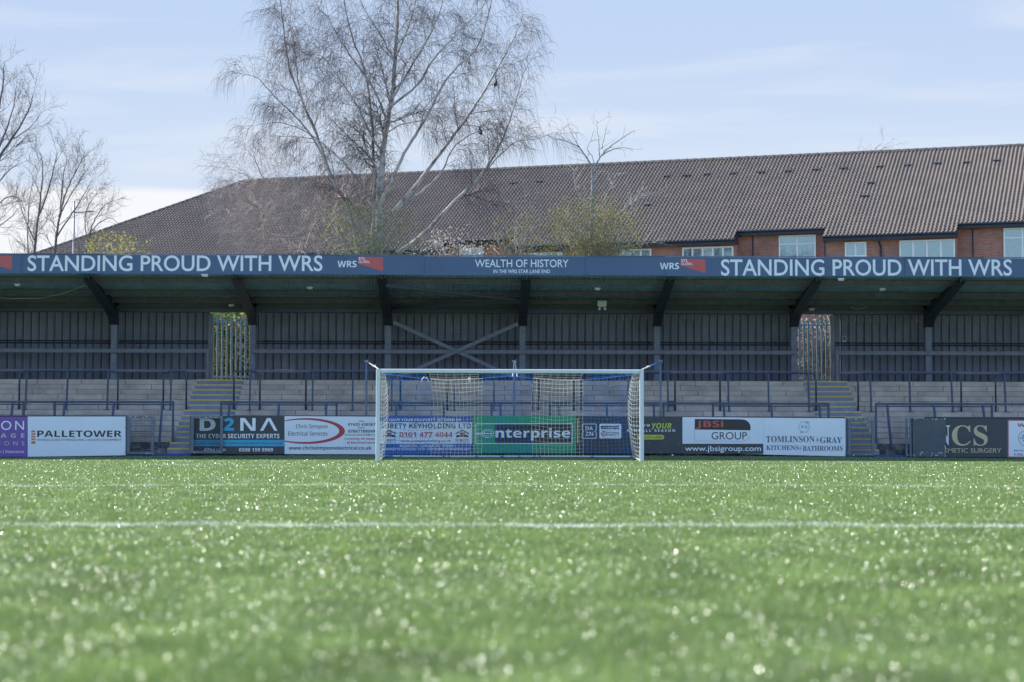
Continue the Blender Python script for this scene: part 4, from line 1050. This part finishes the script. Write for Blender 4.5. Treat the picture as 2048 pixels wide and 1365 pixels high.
# walls, eaves
segs = []; cuts = sorted([uR-HW+.35]+[x for ab in recs for x in ab])
bounds = [uR-HW+.35, e0a, e0b, e1, e2, e3, uEnd]
def frame_box(mb, u0, u1, v0, v1, z0, z1):
    n = len(mb.v)
    mb.v += [B(u, v, z_) for u in (u0, u1) for v in (v0, v1) for z_ in (z0, z1)]
    for q_ in ((0, 1, 3, 2), (4, 6, 7, 5), (0, 4, 5, 1), (2, 3, 7, 6), (0, 2, 6, 4), (1, 5, 7, 3)): mb.f.append(tuple(n+i for i in q_)); mb.m.append(0)
SL = rise/HW
m_brick_rot = m_brick
for i, (a, b) in enumerate(zip(bounds, bounds[1:])):
    rec = i % 2 == 1; v = .35+(RECV if rec else 0); zt = ZE+(RECV*SL if rec else 0)
    w_ = MB(); frame_box(w_, a+(.0 if not rec else -.0), b, v, v+.3, ZBK, zt-.02)
    wo = w_.build('brick_wall', m_brick, bld)
    # brick texture runs in local x,z: turn the object so that its local x follows the wall
    me = wo.data; M4 = Matrix.Rotation(TB, 4, 'Z'); me.transform(M4); wo.rotation_euler.z = -TB
    if not rec:
        w_ = MB()
        for ue in (a, b):
            if ue not in (bounds[0], uEnd): 
                uo = ue-.30 if ue == b else ue
                frame_box(w_, uo, uo+.30, v+.3, .35+RECV, ZBK, ZE+.2)
        if w_.v:
            wo2 = w_.build('brick_return', m_brick, bld); wo2.data.transform(Matrix.Rotation(TB+math.pi/2, 4, 'Z')); wo2.rotation_euler.z = -TB-math.pi/2
    f_ = MB(); ve = RECV if rec else 0
    frame_box(f_, a+(.01 if rec else 0), b-(.01 if rec else 0), ve+.02, ve+.06, zt-.20, zt-.005)
    frame_box(f_, a+(.01 if rec else 0), b-(.01 if rec else 0), ve+.06, v, zt-.17, zt-.14)
    if not rec:
        for ue, sgn in ((a, 1), (b, -1)):
            if ue in (bounds[0], uEnd): continue
            u0_, u1_ = (ue, ue+.04) if sgn > 0 else (ue-.04, ue)
            n = len(f_.v)   # barge piece closing the side of the lower eave
            f_.v += [B(u, vv, z_) for u in (u0_, u1_) for vv, z_ in ((.06, zt-.2), (RECV+.1, zt-.2), (RECV+.1, zt+RECV*SL), (.06, zt+.03))]
            for q_ in ((0, 1, 2, 3), (7, 6, 5, 4), (0, 4, 5, 1), (1, 5, 6, 2), (2, 6, 7, 3), (3, 7, 4, 0)): f_.f.append(tuple(n+j for j in q_)); f_.m.append(0)
    f_.build('eaves_board', m_eave, bld)
    g_ = MB(); g_.tube([B(a, ve-.03, zt-.01), B(b, ve-.03, zt-.01)], .055, 8); g_.build('gutter', m_dark, bld)
w_ = MB(); frame_box(w_, uR-HW+.35, uR-HW+.65, .65, 2*HW-.4, ZBK, ZE-.02); frame_box(w_, uR-HW+.35, uEnd, 2*HW-.4, 2*HW-.1, ZBK, ZE-.02); w_.build('rear_wall', m_brick, bld)
def window(px0, px1, pyt, vwall, cols, transom=None, h=1.45, ret=False):
    v = vwall
    u0, zt = onv(px0, pyt, v); u1, zt2 = onv(px1, pyt, v); zb = zt-h
    f_ = MB(); t_ = .07
    for a, b, c, d in ((u0, u0+t_, zb, zt), (u1-t_, u1, zb, zt), (u0+t_, u1-t_, zt-t_, zt), (u0+t_, u1-t_, zb, zb+t_)): frame_box(f_, a, b, v-.07, v+.02, c, d)
    for k in range(1, cols):
        uu = u0+(u1-u0)*k/cols; frame_box(f_, uu-.04, uu+.04, v-.06, v+.015, zb+t_, zt-t_)
    if transom: 
        for k in range(cols):
            frame_box(f_, u0+(u1-u0)*k/cols+.045, u0+(u1-u0)*(k+1)/cols-.045, v-.055, v+.01, zt-transom-.03, zt-transom+.03)
    frame_box(f_, u0-.05, u1+.05, v-.13, v+.02, zb-.06, zb)
    if ret: frame_box(f_, u1-.06, u1+.02, v+.02, v+.62, zb, zb+t_); frame_box(f_, u1-.06, u1+.02, v+.02, v+.62, zt-t_, zt); frame_box(f_, u1-.06, u1+.02, v+.55, v+.62, zb+t_, zt-t_)
    fo = f_.build('window', m_upvc, bld)
    p_ = MB(); p_.quad(B(u0+.02, v-.025, zb+.02), B(u1-.02, v-.025, zb+.02), B(u1-.02, v-.025, zt-.02), B(u0+.02, v-.025, zt-.02)); 
    if ret: p_.quad(B(u1+.006, v+.02, zb+.02), B(u1+.006, v+.6, zb+.02), B(u1+.006, v+.6, zt-.02), B(u1+.006, v+.02, zt-.02))
    p_.build('pane', m_glass, fo)
    c_ = MB(); k = 24
    for i in range(k):
        if cols > 2 and i in (11, 12): continue
        a, b = u0+.03+(u1-u0-.06)*i/k, u0+.03+(u1-u0-.06)*(i+1)/k
        d0, d1 = -.012+.008*math.sin(i*2.4), -.012+.008*math.sin((i+1)*2.4)
        c_.quad(B(a, v+d0, zb+.03), B(b, v+d1, zb+.03), B(b, v+d1, zt-.03), B(a, v+d0, zt-.03))
    c_.build('curtain', m_curtain, fo)
    bk_ = MB(); bk_.quad(B(u0+.01, v-.0015, zb+.01), B(u1-.01, v-.0015, zb+.01), B(u1-.01, v-.0015, zt-.01), B(u0+.01, v-.0015, zt-.01))
PV, RV = .35, .35+RECV
window(1240, 1303, 500, PV, 3); window(1365, 1467, 496, PV, 5, ret=True); window(1558, 1632, 472, RV, 2, .42, 1.5)
window(1690, 1733, 485.5, PV, 2, None, .68); window(1799, 1910, 482, PV, 4, ret=True); window(2007, 2083, 457, RV, 2, .45, 1.6)
window(1040, 1126, 507, PV, 4); window(920, 966, 497, RV, 2); window(690, 780, 504, PV, 4); window(820, 860, 503, PV, 2)
for px, v, m_, rr in ((1760, PV, m_dark, .05), (1506, RV, m_dark, .03), (1649, PV, m_dark, .03), (1946, RV, m_dark, .03)):
    u, z_ = onv(px, 500, v); r = MB(); zt = ZE+(RECV*SL if v > .5 else 0)
    ve = v-.35-.02
    r.tube([B(u, ve, zt-.02), B(u, ve, zt-.25), B(u+.05, v-.07, zt-.55), B(u+.05, v-.07, ZBK)] if rr > .04 else [B(u, v-.035, zt-.2), B(u, v-.035, ZBK)], rr, 8); r.build('drainpipe', m_, bld)

# ------------------------------------------------------------------ trees
def rot_about(v, ax, a): return Matrix.Rotation(a, 3, ax) @ v
class Tree:
    def __init__(s, name, label, cat, px, Y, bark, twig, seed, zbase=ZBK, group=None):
        s.rg = random.Random(seed); s.Y = Y
        b = W(px, 600, Y); s.e = empty(name, (b.x, Y, zbase), label, cat, group); s.bark = bark; s.twig = twig
        s.t = MB(); s.c = MB(); s.l = MB(); s.tips = []; s.zb = zbase
    def limb(s, pts, r0_, r1_, dep=0., dslope=None, ground=False):
        """limb traced as photo points, drawn at its own distance; dep is how far it leans towards or away from the viewer"""
        k = len(pts); out = []
        for i, (x, y) in enumerate(pts): out.append(W(x, y, s.Y+dep*(i/(k-1))**1.2))
        if ground: out.insert(0, Vector((out[0].x, s.Y, s.zb-.1)))
        # smooth subdivision
        for _ in range(2):
            q = [out[0]]
            for a, b in zip(out, out[1:]): q += [a.lerp(b, .25), a.lerp(b, .75)]
            q.append(out[-1]); out = q
        n = len(out); out = [p+Vector((s.rg.gauss(0, .012), s.rg.gauss(0, .012), 0)) for p in out]
        rad = [r0_+(r1_-r0_)*(i/(n-1))**.8 for i in range(n)]
        s.t.tube(out, rad, 7); return out, rad
    def grow(s, base, d, L, r, lev, P):
        rg = s.rg; nseg = P['seg'][lev]; pts = [base]; st = L/nseg; dd = d.normalized()
        for i in range(nseg):
            dd = (dd+Vector((rg.gauss(0, 1), rg.gauss(0, 1), rg.gauss(0, 1)))*P['wig'][lev]+Vector((0, 0, P['grav'][lev]*st*(1+1.5*i/nseg)))).normalized()
            pts.append(pts[-1]+dd*st)
        mb = s.t if lev == 0 and r > .02 else s.c
        mb.tube(pts, [r*(1-.75*i/nseg) for i in range(nseg+1)], 5 if r > .012 else 3, cap=False)
        if lev == len(P['n'])-1 or P['n'][lev] == 0: s.tips.append(pts[-1]); s.tips.append(pts[len(pts)//2])
        if lev+1 < len(P['seg']):
            cnt = max(1, int(P['n'][lev]*L+rg.random()))
            for k in range(cnt):
                f_ = P['from'][lev]+(1-P['from'][lev])*(k+rg.random())/cnt; j = min(int(f_*nseg), nseg-1)
                b = pts[j].lerp(pts[j+1], f_*nseg-j); ax = (pts[j+1]-pts[j]).normalized()
                o = ax.orthogonal().normalized(); o = rot_about(o, ax, rg.uniform(0, 6.283))
                a = R(rg.gauss(P['ang'][lev], 9)); nd = ax*math.cos(a)+o*math.sin(a)
                s.grow(b, nd, P['len'][lev+1]*rg.uniform(.55, 1.3)*(1-.35*f_), max(P['rmin'], r*P['rk']), lev+1, P)
    def dress(s, limb, P, per_m, f0=.25, Ls=1., taper=.55):
        pts, rad = limb; rg = s.rg; cum = [0]
        for a, b in zip(pts, pts[1:]): cum.append(cum[-1]+(b-a).length)
        T = cum[-1]; n = int(T*(1-f0)*per_m)
        for k in range(n):
            f_ = f0+(1-f0)*(k+rg.random())/n; d = f_*T; j = max(i for i in range(len(cum)) if cum[i] <= d); j = min(j, len(pts)-2)
            b = pts[j].lerp(pts[j+1], (d-cum[j])/max(1e-6, cum[j+1]-cum[j])); ax = (pts[j+1]-pts[j]).normalized()
            o = rot_about(ax.orthogonal().normalized(), ax, rg.uniform(0, 6.283)); a = R(rg.gauss(P['ang0'], 10))
            nd = ax*math.cos(a)+o*math.sin(a)
            s.grow(b, nd, P['len'][0]*Ls*rg.uniform(.6, 1.25)*(1-taper*f_), max(P['rmin']*1.5, rad[j]*.32), 0, P)
        s.grow(pts[-1], pts[-1]-pts[-2], P['len'][0]*Ls*.5, rad[-1], 0, P)
    def leaves(s, mat, n, spread, size, seed, name='foliage'):
        if not s.tips: return
        r = MB(); leaf_cloud(r, [tuple(p) for p in s.tips], n, spread, size, 0, .55, seed); r.build(name, mat, s.e)
    def done(s):
        s.t.build('trunk', s.bark, s.e, smooth=True)
        s.c.build('crown', s.twig, s.e)
BIRCH = dict(seg=[6, 4, 5], wig=[.07, .11, .08], grav=[-.05, -.30, -2.0], n=[7.4, 10.5, 0], **{'from': [.10, .1, 0]}, ang=[40, 50, 58], ang0=42, len=[2.45, 1.05, 1.0], rk=.45, rmin=.0046)
def c7(pts): return [(430+.381*x, .381*y) for x, y in pts]
b = Tree('birch_tree', 'tall bare silver birch with fine drooping twigs rising behind the middle of the stand', 'tree', 762, 72, m_bark_birch, m_twig_birch, 21)
L = []
def BL(pts, r0_, r1_, dep, per=2.2, f0=.2, Ls=1., P=BIRCH, ground=False, raw=False, taper=.55):
    l = b.limb(pts if raw else c7(pts), r0_, r1_, dep, ground=ground); b.dress(l, P, per, f0, Ls, taper)
BL([(862, 1500), (855, 1130), (872, 900), (885, 760), (905, 640), (935, 480), (945, 300), (958, 150), (962, 0), (965, -160), (960, -330)], .165, .025, .6, 2.2, .44, .95, ground=True)
BL([(815, 1450), (830, 1180), (836, 1000), (832, 800), (822, 600), (800, 430), (775, 330), (720, 200), (690, 80), (670, -60)], .085, .016, 1.4, 2.0, .46, .9, ground=True)
BL([(852, 1130), (880, 1040), (905, 1000), (950, 900), (1000, 790), (1060, 700), (1120, 600), (1180, 470), (1260, 360), (1370, 270), (1420, 150), (1450, 20), (1460, -80)], .085, .014, -1.6, 2.1, .34, .85)
BL([(940, 1110), (1060, 970), (1150, 850), (1230, 740), (1310, 640), (1370, 550), (1420, 470), (1490, 350), (1560, 220), (1600, 130)], .085, .014, 1.6, 2.4, .36, .8)
BL([(960, 1330), (1100, 1230), (1250, 1060), (1330, 990), (1420, 900), (1480, 790), (1530, 690), (1560, 590), (1600, 470), (1620, 380)], .085, .012, -.8, 2.0, .30, .75)
BL([(950, 1100), (1100, 1000), (1200, 900), (1240, 780), (1320, 720), (1385, 690)], .05, .012, -1.4, 2.0, .4, .7)
BL([(1420, 900), (1500, 810), (1580, 735), (1680, 735), (1730, 715)], .03, .008, -.6, 2.2, .2, .55)
BL([(760, 1330), (700, 1080), (640, 990), (590, 880), (540, 720), (480, 590), (430, 470), (390, 360), (370, 250), (355, 120), (345, 0), (340, -60)], .08, .014, 1.2, 2.3, .32, .8, ground=True)
BL([(590, 885), (545, 770), (450, 640), (380, 570), (320, 520), (240, 420), (200, 400)], .05, .01, -1.0, 2.3, .25, .62)
BL([(480, 590), (440, 470), (430, 380), (420, 250), (390, 130), (400, 40)], .04, .01, .5, 2.2, .2, .75)
BL([(845, 1090), (800, 1000), (740, 930), (680, 860), (600, 780), (520, 720), (440, 670), (330, 640), (280, 650)], .055, .01, -.8, 2.2, .5, .6)
BL([(905, 640), (850, 500), (790, 400), (700, 280), (640, 180), (600, 110), (590, 60)], .055, .01, .8, 2.2, .2, .85)
BL([(880, 800), (830, 740), (760, 580), (700, 480), (620, 370), (570, 300), (540, 290)], .05, .01, -1.2, 2.2, .32, .85)
BL([(930, 525), (1000, 400), (1060, 300), (1120, 200), (1170, 90), (1200, 0), (1215, -120)], .05, .01, .9, 2.2, .2, .85)
BL([(922, 560), (1030, 480), (1090, 420), (1130, 330), (1190, 260), (1260, 190), (1340, 110), (1420, 20)], .055, .01, -.9, 2.2, .2, .8)
BL([(945, 330), (900, 240), (850, 150), (800, 80), (760, 0), (740, -80)], .04, .01, -.5, 2.2, .2, .85)
BL([(950, 300), (1000, 180), (1040, 80), (1060, -50), (1070, -150)], .04, .01, .5, 2.2, .2, .85)
BL([(850, 880), (760, 770), (680, 700), (600, 620), (570, 560)], .04, .008, 1.3, 2.2, .4, .6)
BL([(900, 700), (980, 650), (1060, 640), (1130, 620), (1230, 620)], .03, .008, -1.5, 2.2, .35, .7)
b.done()
# a smaller birch to its left with pale twigs low in front of the roof
b = Tree('birch_tree', 'smaller pale twigged birch left of the tall birch in front of the hipped roof', 'tree', 600, 74.5, m_bark_birch, m_twig_pale, 22)
PALE = dict(BIRCH); PALE.update(len=[1.9, 1.0, .7], n=[6.5, 9, 0], grav=[-.05, -.3, -1.1])
for pts, r0_, r1_, dep, gr in (([(620, 540), (600, 470), (575, 425), (548, 390), (525, 355), (512, 325), (505, 300)], .06, .01, .5, True),
                               ([(630, 540), (645, 470), (655, 420), (640, 380), (610, 340)], .05, .01, -.5, True),
                               ([(590, 455), (560, 440), (520, 420), (490, 400), (468, 385)], .03, .008, -.4, False),
                               ([(548, 390), (510, 360), (480, 345), (462, 340)], .022, .006, .4, False),
                               ([(600, 470), (560, 475), (520, 460), (490, 445)], .03, .008, .8, False),
                               ([(620, 500), (575, 495), (540, 490), (510, 480)], .03, .008, -.6, False),
                               ([(650, 440), (690, 410), (720, 380), (740, 370)], .03, .008, .8, False)):
    l = b.limb(pts, r0_, r1_, dep, ground=gr); b.dress(l, PALE, 4.2, .1, .9, .3)
b.done()
# the knobbly grey tree right of centre
THORN = dict(seg=[5, 4, 3], wig=[.16, .20, .2], grav=[.15, .25, .2], n=[2.4, 4.5, 0], **{'from': [.2, .15, 0]}, ang=[48, 55, 50], ang0=50, len=[.8, .32, .13], rk=.5, rmin=.006)
b = Tree('bare_tree', 'slender grey lichen covered bare tree with a forked top right of the tall birch', 'tree', 1182, 72.5, m_bark_grey, M('grey_twigs', (.40, .37, .30), .8, .25, 3), 23)
for pts, r0_, r1_, dep, gr, per in (([(1181, 540), (1182, 470), (1184, 420), (1186, 380), (1185, 335)], .10, .05, 0, True, 1.6),
        ([(1185, 337), (1172, 312), (1160, 296), (1148, 289), (1135, 284), (1122, 280)], .035, .01, .3, False, 2.6), ([(1158, 294), (1148, 276), (1140, 262), (1137, 249)], .018, .006, .1, False, 2.4),
        ([(1187, 337), (1198, 318), (1212, 300), (1228, 288), (1248, 274), (1264, 264)], .035, .01, -.4, False, 2.6), ([(1200, 314), (1218, 302), (1240, 295), (1262, 298)], .025, .008, -.6, False, 2.6),
        ([(1190, 334), (1185, 312), (1172, 300), (1180, 285), (1188, 262)], .018, .006, .3, False, 2.2), ([(1199, 312), (1198, 285), (1195, 265), (1194, 243)], .02, .005, .2, False, 2), ([(1203, 298), (1208, 275), (1213, 252)], .016, .005, -.2, False, 2),
        ([(1183, 445), (1205, 405), (1225, 370), (1235, 345)], .04, .01, .6, False, 2.6), ([(1184, 480), (1225, 440), (1265, 405), (1290, 392), (1315, 384)], .05, .01, -.8, False, 3.2), ([(1240, 430), (1270, 385), (1285, 380)], .02, .008, .4, False, 3),
        ([(1180, 490), (1130, 450), (1095, 425), (1078, 410), (1050, 404), (1015, 405)], .045, .01, -.6, False, 2.8), ([(1182, 430), (1160, 395), (1148, 365), (1148, 340)], .035, .01, .8, False, 2.6), ([(1184, 400), (1205, 375), (1220, 350), (1240, 348)], .03, .008, -.5, False, 2.6),
        ([(1186, 515), (1215, 500), (1240, 496), (1265, 505), (1275, 520)], .035, .015, -1, False, 2), ([(1225, 498), (1270, 490), (1300, 485), (1328, 488)], .02, .008, -.6, False, 2.4)):
    l = b.limb(pts, r0_, r1_, dep, ground=gr); b.dress(l, THORN, per*(1.9 if pts[0][1] > 400 else 1.1), .12, 1.15 if pts[0][1] > 400 else 1., .3)
b.done()
# yellow green shrubs and blossom above the fascia
SHRUB = dict(seg=[5, 4], wig=[.12, .16], grav=[.12, .05], n=[4.0, 0], **{'from': [.2, 0]}, ang=[40, 40], ang0=40, len=[.9, .45], rk=.55, rmin=.005)
def shrub(name, label, px0, px1, ytop, Y, seed, leafm, nleaf, size, twig=None, spread=.13, stems=11, cat='shrub', leafname='foliage'):
    rg = random.Random(seed); t_ = Tree(name, label, cat, (px0+px1)/2, Y, m_bark_grey, twig or m_bark_brown, seed)
    cx = (px0+px1)/2
    for k in range(stems):
        f_ = (k+.5)/stems*2-1; xt = cx+f_*(px1-px0)/2*rg.uniform(.8, 1.0); yt_ = 530-(530-ytop)*math.sqrt(max(.06, 1-f_*f_))*rg.uniform(.75, 1.0)
        x0 = cx+f_*(px1-px0)*.16
        l = t_.limb([(x0, 560), (x0+(xt-x0)*.35, 530-(530-yt_)*.3), (x0+(xt-x0)*.75, 530-(530-yt_)*.7), (xt, yt_)], .03, .006, rg.uniform(-1.1, 1.1), ground=True); t_.dress(l, SHRUB, 3.2, .25, .75, .3)
    t_.done(); t_.leaves(leafm, nleaf, spread, size, seed, leafname)
shrub('budding_shrub', 'yellow green budding shrub around the foot of the slender grey tree', 1070, 1295, 412, 71.5, 31, m_yleaf, 21000, .030, spread=.22, stems=40)
shrub('budding_shrub', 'fresh green budding shrub around the foot of the tall birch', 625, 850, 395, 71, 32, m_gleaf, 9000, .030, spread=.26, stems=24)
shrub('budding_shrub', 'small pale green bush just above the left end of the fascia', 168, 290, 478, 71, 33, m_yleaf, 3200, .044, spread=.12, stems=10)
shrub('blossom_bush', 'pale pink blossoming bush just above the fascia right of the tall birch', 825, 985, 480, 72.5, 34, m_blossom, 3600, .036, spread=.15, stems=18, leafname='blossom')
shrub('bare_shrub', 'tangled bare shrub between the blossom bush and the yellow green shrub', 975, 1095, 432, 72, 35, m_yleaf, 3200, .03, spread=.2, stems=24)
# trees at the left
ALDER = dict(seg=[6, 5, 4], wig=[.07, .09, .10], grav=[.22, .25, .3], n=[5.4, 7.5, 0], **{'from': [.15, .12, 0]}, ang=[36, 38, 35], ang0=38, len=[1.9, .9, .42], rk=.5, rmin=.0056)
def c8(pts): return [(x/2.967, 60+y/2.967) for x, y in pts]
b = Tree('bare_tree', 'large dark bare tree cut by the left edge of the photo', 'tree', -70, 84, m_bark_brown, m_twig_dark, 41)
for pts, r0_, r1_, dep, gr in (([(-210, 1500), (-190, 1200), (-170, 900), (-150, 600), (-130, 400), (-110, 230)], .3, .05, 0, True), ([(-170, 900), (-90, 700), (-20, 520), (15, 350), (22, 270), (25, 190)], .12, .015, .6, False),
        ([(-180, 1050), (-60, 860), (20, 720), (90, 620), (150, 520), (185, 440), (195, 390)], .13, .015, -.6, False), ([(-100, 880), (0, 700), (50, 560), (85, 440), (100, 330)], .09, .012, .9, False), ([(60, 660), (140, 610), (200, 560), (230, 510)], .04, .01, .3, False),
        ([(-150, 1150), (-60, 980), (10, 880), (70, 820), (120, 790)], .08, .012, .5, False), ([(-180, 1250), (-60, 1100), (20, 1000), (80, 985), (120, 1010)], .07, .012, -.8, False), ([(-180, 1300), (-70, 1230), (0, 1160), (70, 1110), (110, 1060)], .06, .012, .6, False)):
    l = b.limb(c8(pts), r0_*.72, r1_*.8, dep, ground=gr); b.dress(l, ALDER, 2.4, .2, .95, .5)
b.done()
b = Tree('bare_tree', 'bare upright tree left of the lamp post, nearest the dark tree at the left edge', 'tree', 66, 92, m_bark_brown, m_twig_dark, 42)
for pts, r0_, r1_, dep, gr in (([(200, 1400), (215, 1200), (235, 1050), (250, 930), (255, 820), (245, 740)], .12, .015, 0, True), ([(165, 1400), (165, 1200), (170, 1020), (200, 880)], .07, .012, .6, True), ([(225, 1120), (290, 950), (320, 820), (340, 730)], .07, .012, -.6, False), ([(205, 1250), (140, 1100), (110, 1000)], .05, .01, .5, False)):
    l = b.limb(c8(pts), r0_*.72, r1_*.8, dep, ground=gr); b.dress(l, ALDER, 2.6, .2, .95, .45)
b.done()
b = Tree('bare_tree', 'bare upright tree directly behind the thin lamp post at the left end of the roof', 'tree', 108, 90, m_bark_brown, m_twig_dark, 43)
for pts, r0_, r1_, dep, gr in (([(315, 1400), (335, 1230), (355, 1100), (375, 1010), (420, 900), (460, 820), (490, 760)], .12, .015, 0, True), ([(350, 1110), (400, 1010), (470, 900), (525, 820)], .06, .012, .7, False), ([(335, 1230), (420, 1100), (500, 980), (540, 900)], .06, .012, -.6, False), ([(355, 1100), (370, 960), (375, 850), (400, 770)], .06, .012, .4, False)):
    l = b.limb(c8(pts), r0_*.72, r1_*.8, dep, ground=gr); b.dress(l, ALDER, 2.6, .2, .9, .45)
b.done()
b = Tree('bare_tree', 'lower bare tree right of the thin lamp post above the hip of the roof', 'tree', 165, 96, m_bark_brown, m_twig_dark, 44)
for pts, r0_, r1_, dep, gr in (([(500, 1400), (530, 1210), (560, 1130), (610, 1050), (650, 1020)], .09, .012, 0, True), ([(530, 1210), (590, 1140), (660, 1110), (690, 1140)], .05, .01, .6, False), ([(520, 1260), (500, 1130), (520, 1040), (560, 990)], .05, .01, -.5, False)):
    l = b.limb(c8(pts), r0_*.72, r1_*.8, dep, ground=gr); b.dress(l, ALDER, 2.6, .15, .8, .4)
b.done()
b = Tree('bare_tree', 'thin treetop showing above the ridge of the brown roof at the right', 'tree', 1745, 118, m_bark_brown, m_twig_dark, 45)
for pts, r0_, r1_, dep, gr in (([(1745, 360), (1745, 310), (1750, 298), (1763, 287)], .05, .008, 0, True), ([(1744, 320), (1735, 302), (1724, 295)], .03, .006, .5, False), ([(1748, 308), (1760, 300), (1778, 293)], .025, .006, .5, False)):
    l = b.limb(pts, r0_, r1_, dep, ground=gr); b.dress(l, ALDER, 1.6, .5, .42, .4)
b.done()
# pole beyond the trees
p = W(148.5, 402, 98); e = empty('lamp_post', (p.x, 98, ZBK), 'thin grey lamp post with a short arm among the bare trees at the left', 'lamp post')
r = MB(); r.tube([(p.x, 98, ZBK), (p.x, 98, ZBK+4), (p.x, 98, p.z)], [.07, .06, .045], 10); r.build('pole', m_lampost, e, smooth=True)
a1 = W(149, 426, 98); a2 = W(183, 423.5, 98); r = MB(); r.tube([a1, a2], .03, 6); r.build('arm', m_lampost, e)
r = MB(); r.bar(a2-Vector((.3, 0, 0)), a2+Vector((.12, 0, .02)), .10, .06); bevel(r.build('lamp_head', m_lampost, e), .02)

# ------------------------------------------------------------------ birds on the birch
def bird(px, py, Y, face, label, pied):
    c = W(px, py, Y); e = empty('perched_bird', (c.x, Y, c.z-.07), label, 'bird')
    def ell(nm, ctr, rad, tilt, m):
        bm = bmesh.new(); bmesh.ops.create_icosphere(bm, subdivisions=2, radius=1)
        mt = Matrix.Translation(ctr) @ Matrix.Rotation(tilt, 4, 'Y') @ Matrix.Diagonal((*rad, 1)); bm.transform(mt); return bm
    body = bmesh.new()
    def addto(bm2):
        me_ = bpy.data.meshes.new('t'); bm2.to_mesh(me_); body.from_mesh(me_); bpy.data.meshes.remove(me_); bm2.free()
    # one lathed surface from tail root to beak along a bent axis
    ax = [(-.13, -.06, .012), (-.10, -.035, .035), (-.05, .0, .062), (.0, .035, .072), (.05, .07, .060), (.075, .095, .040), (.09, .118, .036), (.105, .135, .034), (.125, .14, .024), (.14, .138, .011), (.175, .13, .003)]
    r = MB(); r.tube([(face*x*.85, 0, z_) for x, z_, _ in ax], [q for *_, q in ax], 10)
    r.v = [(x+c.x, y+Y, z_+c.z-.05) for x, y, z_ in r.v]; r.build('body', m_crow, e, smooth=True)
    r = MB(); r.prism([(c.x-face*.09, c.z-.085), (c.x-face*.12, c.z-.115), (c.x-face*.21, c.z-.20), (c.x-face*.18, c.z-.205)], 'y', Y-.02, Y+.02); r.build('tail', m_crow, e)
    for s in (-1, 1):
        r = MB(); r.prism([(c.x+face*.05, c.z+.02), (c.x-face*.02, c.z+.015), (c.x-face*.13, c.z-.10), (c.x-face*.08, c.z-.10), (c.x+face*.02, c.z-.045)], 'y', Y+s*.055-.008, Y+s*.055+.008); r.build('wing', m_crow, e); e.rotation_euler.y = -face*R(32)
        r = MB(); r.tube([(c.x+face*.01, Y+s*.02, c.z-.08), (c.x+face*.015, Y+s*.02, c.z-.15)], .006, 5); r.build('leg', m_crow, e)
    if pied:
        r = MB(); r.tube([(c.x-face*.015, Y-.045, c.z-.06), (c.x+face*.03, Y-.058, c.z-.03), (c.x+face*.045, Y-.05, c.z)], [.02, .03, .015], 8); r.build('white_belly', m_white, e, smooth=True)
bird(993, 166, 73.1, 1, 'dark bird perched high on the right side of the tall birch', False)
bird(959, 262, 71.0, -1, 'black and white bird perched on a right hand branch below the dark bird', True)
